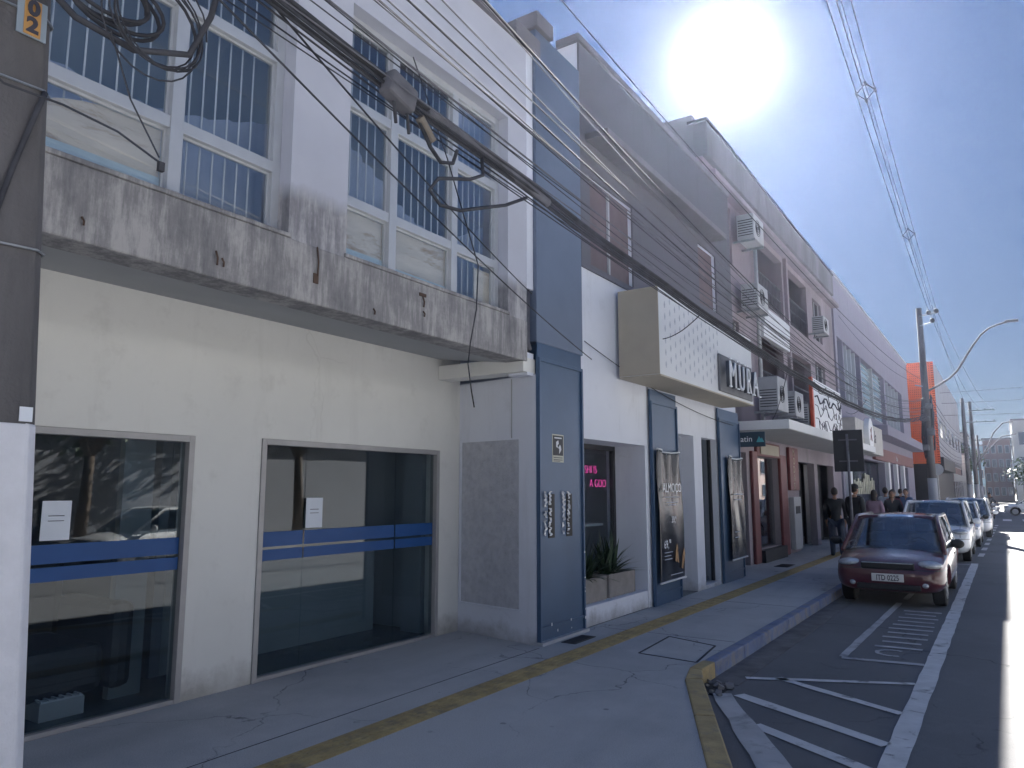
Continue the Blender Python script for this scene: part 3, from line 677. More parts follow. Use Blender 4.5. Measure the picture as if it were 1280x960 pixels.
# recess of the show window
MB().box(-5.1, XB-.221, 10.345, 10.40, .0, 3.2).build('recess_wall', 'white', B2)
MB().box(-5.2, XB+.0, 8.38, 10.33, 0.007, .25).build('plinth', 'white', B2, bevel=.01)
MB().box(-5.1, XB-.225, 8.4, 10.34, 2.35, 2.42).build('recess_ceiling', 'white', B2)
f = MB().box(-5.02, -4.95, 10.27, 10.34, .25, 2.35).box(-5.02, -4.95, 8.4, 10.27, 2.28, 2.35).box(-5.02, -4.95, 8.4, 10.27, .25, .31).build('show_window_frame', 'dark', B2, bevel=.004)
MB().box(-4.99, -4.98, 8.41, 10.265, .32, 2.275).build('pane', 'glass_shop', f)
MB().box(-5.5, -5.1, 8.5, 10.2, 1.17, 1.20).build('shelf', 'signwhite', B2)
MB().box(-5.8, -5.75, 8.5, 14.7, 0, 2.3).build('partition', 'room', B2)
# blue panel columns
def blue_column(y0, y1, ztop, frame_in=.10):
    b = MB().box(XB+.0225, XB+.05, y0, y1, 0.0, ztop).build('panel_column', 'blue', B2, bevel=.006)
    e = MB(); X = XB+.051
    e.box(X, X+.025, y0+.001, y0+.035, .02, ztop-.18).box(X, X+.025, y1-.035, y1-.001, .02, ztop-.18).box(X, X+.025, y0+.036, y1-.036, ztop-.22, ztop-.18).box(X, X+.02, y0+.036, y1-.036, .16, .19)
    e.build('panel_edge', 'blue', b, bevel=.003)
    return b
c1 = blue_column(7.205, 8.27, 3.40)
MB().box(XB-.24, XB+.022, 7.33, 8.27, 0, 3.40).build('column_core', 'blue', B2)
MB().box(XB-.24, XB+.04, 7.205, 8.34, 3.405, 7.35).build('upper_panel', 'blue_up', B2, bevel=.008)
MB().box(XB-.3, XB+.1, 7.15, 7.55, 7.35, 7.55).build('upper_cap', 'b3conc', B2, bevel=.01)
c2 = blue_column(10.46, 11.53, 3.22); c3 = blue_column(13.66, 14.94, 3.22)
MB().box(XB-.01, XB+.11, 7.19, 8.29, 0.001, .035).build('column_base', 'greylight', B2)
# paint chips along the bottom
mb = MB()
for i in range(12):
    y = random.choice([7.22, 8.25]) if random.random() < .55 else random.uniform(7.25, 8.25); zz = random.uniform(.05, 1.2) if y in (7.22, 8.25) else random.uniform(.04, .2)
    s_ = random.uniform(.008, .03); mb.box(XB+.0765, XB+.0775, y-s_/2, y+s_/2, zz, zz+s_*random.uniform(.6, 1.6))
mb.build('paint_chip', 'signwhite', c1)
# meter slots with torn foil
for k, (a, b) in enumerate(((7.30, 7.56), (7.72, 7.98))):
    sl_ = MB().box(XB+.0505, XB+.056, a+.12, b, 1.15, 1.65).build('meter_slot', 'black', c1)
    mb = MB(); rnd = random.Random(k+3)
    for yy0, n in ((a+.02, 26), (a+.13, 30)):
        pr = None; y = yy0
        for i in range(n):
            zz = 1.68 - i*.52/n; y = yy0 + rnd.uniform(-.02, .03)
            cur = [Vector((XB+.06+rnd.uniform(0, .015), y-.012, zz)), Vector((XB+.06+rnd.uniform(0, .02), y+.02+rnd.uniform(0, .02), zz))]
            if pr and rnd.random() < .9: mb.add([pr[0], pr[1], cur[1], cur[0]], [(0, 1, 2, 3)])
            pr = cur
    mb.each('torn_foil', mat('foil', (.55, .57, .6), .3, .3, var=.5, scale=40), sl_)
# warning sticker
st = thing('warning_sticker', 'small rectangular sticker with a pale bolt emblem on the blue column', 'sticker', (XB+.06, 7.52, 2.02))
MB().box(XB+.0505, XB+.053, 7.52, 7.79, 2.02, 2.35).build('border', mat('sticker_cream', (.5,.5,.42), .6), st)
MB().box(XB+.053, XB+.0545, 7.535, 7.775, 2.10, 2.335).build('field', 'dark', st)
mb = MB().prism_x([(7.66,2.28),(7.61,2.26),(7.61,2.20),(7.65,2.19),(7.64,2.22),(7.67,2.24)], XB+.0545, XB+.0555).prism_x([(7.70,2.23),(7.655,2.19),(7.68,2.18),(7.68,2.12),(7.73,2.17),(7.72,2.21)], XB+.0545, XB+.0555)
mb.box(XB+.0545, XB+.0555, 7.57, 7.74, 2.30, 2.315).build('emblem', 'signwhite', st)
MB().box(XB+.053, XB+.0545, 7.55, 7.76, 2.07, 2.078).box(XB+.053, XB+.0545, 7.55, 7.76, 2.045, 2.053).box(XB+.053, XB+.0545, 7.55, 7.70, 2.03, 2.036).build('text_line', 'ink', st)
# door
d = MB().box(-4.90, -4.84, 11.57, 12.43, .02, 2.60).build('door', mat('door_grey', (.22,.23,.25), .5, var=.06), B2, bevel=.006)
MB().box(-4.84, -4.79, 11.70, 11.79, .72, 1.55).build('handle', 'black', d, bevel=.01)
MB().box(-4.84, -4.81, 12.05, 12.13, 1.15, 1.33).build('lock', 'black', d, bevel=.008)
MB().box(-4.9, XB-.221, 12.432, 12.5, 0, 2.62).box(-4.9, XB-.221, 11.50, 11.568, 0, 2.62).box(-4.9, XB-.221, 11.57, 12.43, 2.601, 2.66).build('door_frame', 'white', B2)
sw_ = MB().box(-4.62, -4.56, 12.85, 12.89, .06, 2.62).box(-4.62, -4.56, 13.59, 13.63, .06, 2.62).build('side_window_frame', 'dark', B2)
MB().box(-4.60, -4.59, 12.89, 13.59, .07, 2.61).build('pane', 'glass_shop', sw_)
# boxed sign
SG = thing('shop_sign', 'long white boxed sign with raised capital letters over the blue columns', 'sign', (-3.8, 11.6, 3.2))
sbx = MB().box(XB+.055, -3.80, 9.40, 13.88, 3.26, 4.49)
MB().box(XB+.057, -3.802, 9.385, 9.398, 3.262, 4.488).build('side_panel', 'tan', SG)
MB().box(XB+.06, -3.79, 9.392, 13.885, 3.235, 3.257).build('lower_trim', 'tan', SG)
mb = sbx; rnd = random.Random(5)
for i in range(13):
    for j in range(6):
        y = 9.62 + i*.19; zz = 3.42 + j*.17 + (i % 2)*.085
        if y < 12 and zz < 4.4: mb.prism_x([(y, zz-.05), (y+.022, zz), (y, zz+.05), (y-.022, zz)], -3.799, -3.7965, 1)
mb.build('box', ['signwhite', 'signmark'], SG)
for ch, y, w_, stems in (('M', 11.90, .78, ((.04, 0), (.46, 0), (.07, 1), (.43, 1))), ('U', 12.42, .74, ((.07, 1), (.34, 1))), ('R', 12.87, .74, ((.06, 0), (.36, 0), (.03, 1))), ('A', 13.27, .76, ((.03, 0), (.39, 0)))):
    lt = text('lettering', ch, (-3.62, y, 3.36), .66, 'letter', SG, 'x', .012, sx=w_, offset=-.012)
    rt_ = text('letter_return', ch, (-3.66, y, 3.36), .66, 'letter_side', lt, 'x', .028, sx=w_, offset=-.010)
    mb = MB()
    for (a, t_) in stems: zz = 3.36 if not t_ else 3.825; mb.box(-3.63, -3.606, y+a-.03, y+a+.065, zz, zz+.022)
    mb.each('serif', 'letter', lt)
MB().box(-3.798, -3.76, 11.86, 13.72, 3.30, 3.92).build('letter_backing', mat('backing_grey', (.16,.165,.18), .6), SG, bevel=.01)
# banners
def banner(y0, y1, z0, z1, label, seed):
    t = thing('banner', label, 'banner', (XB+.1, y0, z1)); X = XB+.105; rnd = random.Random(seed)
    nu, nv = 36, 60; v = []; f = []
    def px(u, w):
        top = max(0, w-.55)/.45
        fold = .035*top*math.sin(u*17 + (1-w)*9*(u-.5)) + .010*math.sin(u*9+w*7)*(1-abs(2*u-1))
        return X + .02 + fold + .012*math.sin(w*5)
    def pz(u, w): return z0 + (z1-z0)*w - .05*math.sin(math.pi*u)*w**6
    for j in range(nv+1):
        for i in range(nu+1):
            u, w = i/nu, j/nv; v.append((px(u, w), y0+(y1-y0)*u*(1-.02*w)+.01*w, pz(u, w)))
    for j in range(nv):
        for i in range(nu): a = j*(nu+1)+i; f.append((a, a+1, a+nu+2, a+nu+1))
    cl = MB().add(v, f).build('cloth', mat('banner_vinyl', (.030, .034, .045), .22, .0, var=.45, scale=3, spec=.9, col2=(.16, .12, .09), lo=.6, hi=.8), t, smooth=True)
    sm = cl.modifiers.new('sol', 'SOLIDIFY'); sm.thickness = .003
    MB().tube([(px(i/20, 1)+.004, y0+(y1-y0)*i/20, pz(i/20, 1)+.012) for i in range(21)], .014, 8).build('top_rod', 'signwhite', t, smooth=True)
    MB().tube([(X+.025, y0-.01, z0), (X+.03, y1+.02, z0+.012)], .016, 8).build('bottom_rod', 'signwhite', t, smooth=True)
    return t, X
b1, X1 = banner(10.52, 11.50, .33, 2.30, 'shiny dark lunch menu banner with white words on the middle blue column', 1)
for body, y, zz, s_, mm in (('ALMOÇO', 10.60, 1.66, .20, 'letter'), ('39,', 10.92, 1.20, .14, 'letter'), ('90', 11.06, 1.25, .07, 'letter'), ('69,', 10.60, .83, .17, 'letter'), ('90', 10.80, .90, .08, 'letter')):
    text('lettering', body, (X1+.055, y, zz), s_, mm, b1, 'x', .001, sx=.9)
mb = MB()
for zz, a, b in ((1.58, 10.66, 11.30), (1.50, 10.75, 11.2), (1.46, 10.8, 11.15), (.76, 10.62, 10.95), (.71, 10.62, 10.88), (.66, 10.62, 10.92), (.42, 10.85, 11.35)): mb.box(X1+.048, X1+.05, a, b, zz, zz+.012)
mb.build('small_print', 'signmark', b1)
mb = MB()
for (y, zz, l, tilt) in ((11.08, .62, .26, .05), (11.17, .60, .22, -.04), (11.33, .50, .30, .10)):
    mb.prism_x([(y-.035, zz), (y+.02, zz-.02), (y+.035+tilt, zz+l*.7), (y+tilt, zz+l), (y-.03+tilt*.5, zz+l*.6)], X1+.048, X1+.051)
mb.build('food_picture', mat('food_tan', (.45,.26,.12), .5, var=.3, scale=20), b1)
b2, X2 = banner(13.98, 14.88, .40, 2.32, 'shiny dark banner with faded print on the farthest blue column', 2)
mb = MB()
for zz, a, b in ((1.6, 14.1, 14.7), (1.5, 14.2, 14.6), (.9, 14.1, 14.4), (.8, 14.1, 14.35)): mb.box(X2+.048, X2+.05, a, b, zz, zz+.02)
mb.build('small_print', 'signmark', b2)
nb = thing('neon_sign', 'pink neon writing glowing behind the restaurant window', 'neon sign', (-5.08, 9.4, 1.7))
def cap(s_): return s_
text('neon_words', 'SUSHI IS', (-5.06, 9.36, 1.935), .17, 'pink', nb, 'x', .0012, sx=.95, offset=-.005)
text('neon_words', 'A GOO', (-5.06, 9.70, 1.735), .17, 'pink', nb, 'x', .0012, sx=.95, offset=-.005)
# planters and spiky plants
def planter(y0, y1, label):
    t = thing('planter', label, 'planter', (-4.7, (y0+y1)/2, .25), 'concrete planters in the show window recess'); x0, x1 = -4.92, -4.56; z0, z1 = .252, .56
    mb = MB(); w = .03
    mb.box(x0, x1, y0, y0+w, z0, z1).box(x0, x1, y1-w, y1, z0, z1).box(x0, x0+w, y0+w, y1-w, z0, z1).box(x1-w, x1, y0+w, y1-w, z0, z1).box(x0+w, x1-w, y0+w, y1-w, z0, z0+.03)
    mb.build('trough', 'planter', t, bevel=.01); MB().box(x0+w, x1-w, y0+w, y1-w, z1-.06, z1-.03).build('soil', 'soil', t)
def spiky(x, y, z0, n, l, label, seed):
    rnd = random.Random(seed); mb = MB()
    for i in range(n):
        a = rnd.uniform(0, 6.28); el = rnd.uniform(.25, 1.45); ll = l*rnd.uniform(.6, 1.05); w = rnd.uniform(.014, .028)
        d = Vector((math.cos(a)*math.cos(el), math.sin(a)*math.cos(el), math.sin(el))); s_ = d.cross(UP).normalized(); p = Vector((x+rnd.uniform(-.06,.06), y+rnd.uniform(-.16,.16), z0)); L_ = []
        for k in range(5):
            t = k/4; q = p + d*ll*t - UP*.25*ll*t*t*math.cos(el); q.x = max(q.x, -4.93) if q.z < 2.3 else q.x; ww = w*(1-t**2)*(1 if k else .7)
            L_.append((q - s_*ww, q + s_*ww, q - UP*.006*(1-t)))
        for k in range(4):
            a0, b0, c0 = L_[k]; a1, b1_, c1_ = L_[k+1]; mb.add([a0, c0, b0, b1_, c1_, a1], [(0, 1, 4, 5), (1, 2, 3, 4)])
    tag(mb.build('spiky_plant', 'leaf', origin=(x, y, z0)), label, 'plant', 'spiky plants in the concrete planters')
planter(8.45, 9.20, 'grey concrete planter nearer the blue column'); planter(9.28, 10.12, 'grey concrete planter nearer the white pier')
spiky(-4.74, 8.85, .53, 70, .62, 'spiky dark green plant in the planter next to the blue column', 1)
spiky(-4.74, 9.60, .53, 90, .66, 'spreading spiky green plant in the planter next to the white pier', 2)
bt = MB(); 
# ------------------------------------------------------------------ building 3 (three storeys with balconies)
B3 = thing('apartment_building', 'tall dusty pink three storey building with balconies and a grey parapet band', 'building', (-4.96, 22, 0))
XC = -4.96
bal = [(18.9, 21.7, 6.55, 8.25), (22.2, 24.9, 6.55, 8.25), (18.7, 21.4, 3.9, 5.72), (22.1, 25.0, 3.9, 5.72)]
wnd = [(15.7, 16.9, 6.9, 8.3), (25.8, 27.2, 6.7, 8.1), (25.7, 27.3, 4.0, 5.9), (15.6, 17.2, 4.0, 5.6)]
gr = [(15.3, 17.3, 0, 2.55), (18.0, 20.1, .3, 2.5), (22.4, 24.6, 0, 2.5), (25.1, 27.7, 0, 2.5)]
MB().wall('x', XC-.2, XC, 15.0, 29.2, 0, 8.9, bal+wnd+gr).build('wall', 'b3wall', B3)
MB().box(XC-.2, XC+.12, 15.0, 29.2, 8.9, 9.68).build('parapet', 'b3conc', B3, bevel=.02)
MB().box(XC-.3, XC+.15, 14.95, 29.25, 9.68, 9.74).build('coping', 'dark', B3)
MB().box(XC+.002, XC+.28, 15.0, 29.2, 8.42, 8.55).build('string_course', 'b3wall', B3, bevel=.01)
MB().box(-15, XC-.2, 15.0, 15.2, 0, 9.9).box(-15, XC-.2, 29.0, 29.2, 0, 9.9).box(-15.2, -15, 15, 29.2, 0, 9.9).each('side_wall', 'b3conc', B3)
MB().box(-15, XC-.2, 15.2, 29.0, 9.3, 9.5).box(-15, XC-.21, 15.2, 29.0, 3.4, 3.6).box(-15, XC-.21, 15.2, 29.0, 6.2, 6.4).each('roof', 'b3conc', B3)
MB().box(-6.5, -6.35, 15.2, 29.0, 3.6, 6.2).box(-6.5, -6.35, 15.2, 29.0, 6.4, 8.9).box(-7, -6.9, 15.2, 29, 0, 3.4).box(-6.35, XC-.21, 21.75, 21.95, 3.6, 9.2).box(-6.35, XC-.21, 18.4, 18.6, 3.6, 9.2).box(-6.35, XC-.21, 25.3, 25.5, 3.6, 9.2).each('inner_wall', 'b3wall', B3)
mb = MB()
for (a, b, c, d_) in bal: mb.box(-6.349, -6.33, a+.5, a+1.4, c, d_-.2)
mb.each('balcony_door', 'glass_far', B3)
for (a, b, c, d_) in bal:
    mb = MB()
    mb.tube([(XC-.06, a, c+.85), (XC-.06, b, c+.85)], .025, 6).tube([(XC-.06, a, c+.5), (XC-.06, b, c+.5)], .015, 6)
    y = a+.12
    while y < b: mb.tube([(XC-.06, y, c), (XC-.06, y, c+.85)], .011, 5); y += .15
    mb.build('railing', 'cable_grey', B3)
mb = MB()
for (a, b, c, d_) in wnd:
    fr = MB().box(XC-.14, XC-.08, a+.001, a+.06, c, d_).box(XC-.14, XC-.08, b-.06, b-.001, c, d_).box(XC-.14, XC-.08, (a+b)/2-.03, (a+b)/2+.03, c, d_).build('window_frame', 'frame_dull', B3)
    MB().box(XC-.13, XC-.11, a+.06, b-.06, c, d_).build('pane', 'glass_far', fr)
MB().box(XC+.005, XC+.12, 19.1, 21.8, 5.95, 6.38).box(XC+.005, XC+.12, 18.95, 21.7, 5.58, 5.86).each('white_screen', 'signwhite', B3)
for y in (21.95, 15.15): MB().box(XC+.002, XC+.10, y-.09, y+.09, 3.4, 8.4).build('pilaster', 'b3wall', B3)
MB().tube([(XC+.1, 18.55, 8.4), (XC+.1, 18.55, 3.2)], .05, 8).build('downpipe', 'greylight', B3, smooth=True)
cn = MB().prism([(XC+.002, 15.62), (-3.6, 15.62), (-3.6, 27.6), (XC+.002, 27.6)], 2.92, 3.08).build('canopy', 'soffit', B3, bevel=.01)
MB().box(-3.6, -3.57, 15.60, 27.6, 2.93, 3.12).box(XC+.01, -3.57, 15.58, 15.615, 2.93, 3.12).build('canopy_edge', 'signwhite', cn)
# ground floor fronts of building 3
MB().box(XC-.5, XC-.42, 15.3, 17.3, 0, 2.55).box(XC-.5, XC-.42, 22.4, 24.6, 0, 2.5).box(XC-.5, XC-.42, 25.1, 27.7, 0, 2.5).each('shutter', 'dark', B3)
rs = MB().box(XC+.002, XC+.08, 17.55, 17.98, 0, 2.6).box(XC+.002, XC+.08, 20.12, 20.75, 0, 2.6).box(XC+.002, XC+.08, 17.98, 20.12, 2.5, 2.85).build('red_surround', 'red', B3, bevel=.02)
MB().box(XC+.081, XC+.11, 18.2, 19.9, 2.55, 2.80).build('fascia_plate', 'tan', rs)
MB().box(XC-.02, XC+.16, 18.0, 20.1, 0, .28).each('shop_step', 'dark', B3)
MB().box(XC-.4, XC-.34, 18.0, 20.1, .3, 2.5).build('shop_back', mat('shop_dim_red', (.10,.045,.045), .8, var=.6, scale=2), B3)
MB().box(XC-.14, XC-.13, 18.02, 20.08, .31, 2.49).build('shop_pane', 'glass_shop', B3)
MB().ball((XC-.25, 18.5, 2.30), .05).build('shop_lamp', 'bulb', B3)
mq = thing('mannequin', 'white mannequin torso with hanging clothes in the red shop window', 'mannequin', (XC-.24, 18.55, .9))
MB().tube([(XC-.24, 18.55, .34), (XC-.24, 18.55, 1.1)], .02, 8).build('stand', 'steel', mq)
MB().tube([(XC-.24,18.55,1.0),(XC-.24,18.55,1.1),(XC-.24,18.55,1.3),(XC-.24,18.55,1.5),(XC-.24,18.55,1.58),(XC-.24,18.55,1.68)], [.06,.10,.085,.12,.05,.04], 12).build('torso', 'signwhite', mq, smooth=True)
vs = thing('vertical_sign', 'tall red sign with stacked pale letters under the canopy', 'sign', (-4.85, 21.6, 1.65))
MB().box(XC+.01, XC+.09, 21.1, 22.1, 1.68, 2.85).build('board', 'red', vs, bevel=.01)
text('lettering', 'M\nO\nD\nA\nS', (XC+.095, 21.45, 2.62), .27, 'tan', vs, 'x', .002, vertical=True)
bx_ = thing('meter_box', 'pale grey meter cabinet below the tall red sign', 'meter box', (-4.9, 21.5, 0))
MB().box(XC+.01, XC+.14, 21.15, 21.95, .1, 1.5).build('cabinet', 'greylight', bx_, bevel=.01); MB().box(XC+.14, XC+.15, 21.3, 21.8, 1.05, 1.25).build('slot', 'dark', bx_)
ls = thing('hanging_sign', 'small dark sign with pale lettering and a peak logo under the canopy', 'sign', (-4.2, 15.2, 2.6))
MB().box(-4.62, -3.97, 15.22, 15.27, 2.56, 2.86).build('board', mat('sign_teal_dark', (.03,.06,.09), .5), ls, bevel=.006)
text('lettering', 'atin', (-4.46, 15.215, 2.665), .165, 'letter', ls, 'y', .002)
MB().prism_y([(-4.14, 2.65), (-4.085, 2.77), (-4.05, 2.71), (-4.03, 2.74), (-3.99, 2.65)], 15.213, 15.219).build('logo', mat('teal', (.10,.42,.48), .5), ls)
MB().tube([(-4.5, 15.245, 2.86), (-4.5, 15.245, 2.95)], .008).build('hanger', 'steel', ls)
# air conditioners
def ac(x, y, z0, label, w=.8, h=.55, d_=.3, grp='air conditioner units on the pink building'):
    t = thing('air_conditioner', label, 'air conditioner', (x, y, z0), grp)
    b = MB().box(x-d_/2, x+d_/2, y-w/2, y+w/2, z0, z0+h).build('casing', 'greylight', t, bevel=.015)
    mb = MB()
    for k in range(4):
        r = .04+.05*k; mb.tube([(x+d_/2+.006, y-.1+r*math.cos(a*.5236), z0+h/2+r*math.sin(a*.5236)) for a in range(13)], .006, 5)
    mb.build('fan_guard', 'dark', b)
    MB().box(x-d_/2-.12, x+d_/2, y-w/2+.05, y-w/2+.09, z0-.05, z0-.003).box(x-d_/2-.12, x+d_/2, y+w/2-.09, y+w/2-.05, z0-.05, z0-.003).each('bracket', 'steel', t)
    mb2 = MB()
    for k in range(7): mb2.box(x-d_/2+.03, x+d_/2-.03, y-w/2-.006, y-w/2-.002, z0+.08+k*.06, z0+.10+k*.06)
    mb2.build('side_vent', 'dark', b)
ac(-4.62, 17.3, 7.50, 'air conditioner highest on the wall beside the upper balcony', .85, .6, .4)
ac(-4.62, 17.4, 5.85, 'air conditioner on the wall beside the white balcony screen', .85, .6, .4)
ac(-4.2, 17.0, 3.42, 'pale air conditioner standing on the canopy nearest the boxed sign', .9, .75, .42)
ac(-4.2, 18.6, 3.42, 'second air conditioner on the canopy', .85, .6, .42)
ac(-4.2, 20.0, 3.30, 'low air conditioner on the canopy nearest the line art sign', .8, .55, .4)
ac(-4.45, 24.2, 6.5, 'small air conditioner hanging under the far upper balcony', .8, .5, .35)

# mural sign (white board with black line drawing)
MS = thing('illustrated_sign', 'white sign board covered in black line drawing with a red edge', 'sign', (-3.9, 21.5, 3.0))
MB().box(-3.96, -3.9, 19.75, 23.6, 3.13, 4.52).build('board', 'letter', MS)
MB().box(-3.965, -3.89, 19.60, 19.745, 3.12, 4.53).build('red_edge', mat('red_edge', (.55,.09,.05), .5), MS)
mb = MB(); rnd = random.Random(11)
for j in range(4):
    p = []; base = 3.35 + j*.30
    for i in range(13): p.append((-3.893, 19.9+i*.30, base + (.16 if i % 4 < 2 else -.02) + rnd.uniform(-.06, .06)))
    mb.tube(p, .022 if j == 2 else .009, 5)
for j in range(16):
    y = rnd.uniform(19.9, 23.3); zz = rnd.uniform(3.25, 4.2); p = [(-3.893, min(23.5, y+.12*k+rnd.uniform(-.05,.05)), min(4.45, zz+.16*math.sin(k*1.3+j))) for k in range(5)]; mb.tube(p, .008, 4)
mb.build('line_drawing', 'ink', MS)

# ------------------------------------------------------------------ building 4 (lilac block)
B4 = thing('commercial_building', 'large lilac block with a band of tall windows and shops below', 'building', (-4.9, 42, 0))
XD = -4.90
h4 = [(29.6, 30.7, 4.95, 7.45), (30.9, 34.9, 4.95, 7.45), (35.1, 42.5, 4.95, 7.45), (43, 50.5, 4.95, 7.45), (30.4, 40.6, 0, 3.0), (41.6, 43.8, 0, 3.0), (44.8, 47, 0, 3.0), (48, 51, 0, 3.0)]
MB().wall('x', XD-.3, XD, 29.25, 54.6, 0, 9.85, h4).build('wall', 'lilac', B4)
MB().box(-20, XD-.3, 29.25, 29.5, 0, 9.85).box(-20, XD-.3, 54.3, 54.6, 0, 9.85).box(-20.2, -20, 29.3, 54.6, 0, 9.85).each('side_wall', 'lilac', B4)
MB().box(-20, XD-.3, 29.5, 54.3, 9.3, 9.5).build('roof', 'b3conc', B4)
MB().box(XD-.3, XD+.05, 29.22, 54.63, 9.85, 9.92).build('coping', 'greylight', B4)
MB().box(XD+.002, XD+.75, 36.4, 54.6, 4.1, 4.55).build('overhang', 'lilac', B4, bevel=.02)
MB().box(XD-.25, XD-.2, 29.6, 30.7, 4.95, 7.45).box(XD-.25, XD-.2, 35.1, 42.5, 4.95, 7.45).each('pale_window', 'glass_pale_sky', B4)
MB().box(XD-.25, XD-.2, 30.9, 34.9, 4.95, 7.45).box(XD-.25, XD-.2, 43, 50.5, 4.95, 7.45).each('blue_window', 'glass_blue', B4)
mb = MB()
for k in range(10): mb.box(XD-.2, XD-.16, 35.1, 42.5, 5.1+k*.24, 5.12+k*.24)
for y in (31.9, 32.9, 33.9, 38.8, 44.5, 46, 47.5, 49): mb.box(XD-.2, XD-.05, y-.05, y+.05, 4.95, 7.45)
mb.each('mullion', 'frame', B4)
MB().box(XD-.6, XD-.55, 30.4, 51, 0, 3.0).build('shop_glass_dark', 'glass_far', B4)
for (a, b) in ((30.4, 40.6),):
    mb = MB(); rnd = random.Random(4)
    for i in range(12): y = 34.6+i*.5; hh = rnd.uniform(.5, 1.0); mb.box(XD-.5, XD-.48, y, y+.32, 1.5, 1.5+hh)
    mb.build('window_poster', mat('poster', (.55,.55,.42), .7, var=.5, scale=3), B4)
fs = MB().box(XD+.003, XD+.14, 36.7, 53, 3.05, 3.62).build('red_fascia', 'red', B4, bevel=.01)
text('lettering', 'lojas', (XD+.142, 44.2, 3.2), .42, 'signwhite', fs, 'x', .002)
for y in (29.9, 41.1, 44.3, 47.5): MB().box(XD+.003, XD+.16, y-.3, y+.3, 0, 3.03).build('pillar', 'signwhite', B4)
BS = thing('box_sign', 'pale grey box sign with a round emblem and dark script on the lilac block', 'sign', (-4.4, 32, 3.2))
MB().box(XD+.004, -4.40, 28.0+1.3, 36.35, 3.15, 4.32).build('box', mat('sign_pale', (.48,.47,.45), .6), BS, bevel=.01)
mb = MB(); pts = [(31.75+.62*math.cos(a*.3142), 3.84+.62*math.sin(a*.3142)) for a in range(20)]; mb.prism_x(pts, -4.395, -4.22); em = mb.build('emblem_disc', 'letter', BS)
MB().prism_x([(31.45, 3.6), (31.6, 3.58), (31.95, 4.1), (31.8, 4.14)], -4.218, -4.215).prism_x([(31.8, 3.55), (31.95, 3.6), (31.62, 4.05), (31.5, 4.0)], -4.214, -4.212).build('emblem_mark', 'red', em)
text('script_lettering', 'Sela', (-4.397, 32.75, 3.62), .75, 'ink', BS, 'x', .004, shear=.5, sx=1.3)
# ------------------------------------------------------------------ orange building and the row beyond
B5 = thing('orange_building', 'orange perforated screen building with a grey street side and dark ground floor', 'building', (-4, 60, 0))
MB().box(-16, -3.51, 56.3, 86, 3.9, 10.0).build('upper_block', 'grey', B5)
MB().box(-16, -4.3, 56.6, 86, 0, 3.9).build('ground_floor', 'dark', B5)
o = MB()
for i in range(46):
    o.box(-9.0+i*.118, -9.0+i*.118+.075, 56.10, 56.2, 3.4, 10.15)
for j in range(44): o.box(-9.0, -3.45, 56.06, 56.1, 3.4+j*.155, 3.4+j*.155+.1)
o.build('perforated_screen', 'orange', B5)
MB().box(-9.0, -3.45, 56.2, 56.24, 3.4, 10.15).build('screen_backing', mat('orange_deep', (.42,.06,.03), .7), B5)
MB().box(-3.49, -3.45, 56.3, 86, 4.1, 10.2).build('grey_cladding', mat('grey_screen', (.30,.31,.35), .6, var=.15, scale=1), B5)
mb = MB()
for k in range(6): mb.box(-3.448, -3.44, 58+k*4.6, 60.2+k*4.6, 5.2, 6.4)
mb.build('window', 'glass_far', B5)
MB().box(-4.2, -3.3, 57, 70, 3.0, 3.85).build('shop_fascia', 'dark', B5, bevel=.03)

def block(name, label, x0, x1, y0, y1, h, wallm, winm='glass_far', floors=3, nx=5, ny=4, roof=True):
    t = thing(name, label, 'building', ((x0+x1)/2, (y0+y1)/2, 0)); fh = (h-.8)/floors
    MB().box(x0, x1, y0, y1, 0, h).build('wall', wallm, t)
    if roof: MB().box(x0-.15, x1+.15, y0-.15, y1+.15, h, h+.25).build('roof_edge', 'b3conc', t)
    for f_ in range(floors):
        zz = .9+f_*fh
        for i in range(nx):
            w = (x1-x0)/nx; a = x0+w*i+w*.25
            fo = MB().box(a-.08, a+w*.5+.08, y0-.06, y0-.001, zz-.08, zz+fh*.5+.08).build('window', 'greylight', t); MB().box(a, a+w*.5, y0-.09, y0-.061, zz, zz+fh*.5).build('pane', winm, fo)
        for i in range(ny):
            w = (y1-y0)/ny; a = y0+w*i+w*.25; xx, s_ = (x1, 1) if x1 < 5 else (x0, -1)
            fo = MB().box(xx+s_*.001, xx+s_*.06, a-.08, a+w*.5+.08, zz-.08, zz+fh*.5+.08).build('window', 'greylight', t); MB().box(xx+s_*.061, xx+s_*.09, a, a+w*.5, zz, zz+fh*.5).build('pane', winm, fo)
    return t
M['teal_far'] = mat('pale_blue_far', (.18, .28, .36), .8)
block('far_building', 'low dark brown shop row just past the orange building', -16, -4.5, 88, 108, 7.4, 'brown', floors=2, ny=6)
block('far_building', 'cream house with a pale awning behind the double pole', -14, -4.0, 110, 122, 6.0, 'pale', floors=2)
block('far_building', 'pale blue narrow building beside the reddish brown distant block', -4.2, -2.6, 138, 152, 8.5, 'teal_far', floors=3, nx=2)
block('far_building', 'reddish brown distant block closing the end of the street', -2.5, 1.0, 134, 150, 9.2, 'brown', floors=4, nx=4)
block('far_building', 'light grey distant building peeking between poles and brown block', -8, -4.3, 126, 136, 9.8, 'greylight', floors=3, nx=3)
block('far_building', 'big pale white building behind the bushy trees at the end of the street', 1.3, 22, 128, 150, 11.5, 'pale', floors=3, nx=7)
block('far_building', 'wide dim building at the back of the far junction', -40, -9, 160, 175, 8.0, 'greylight', floors=2, nx=8)
aw = thing('shop_awning', 'pale awning over the far shop beyond the orange building', 'awning', (-4, 92, 2.8))
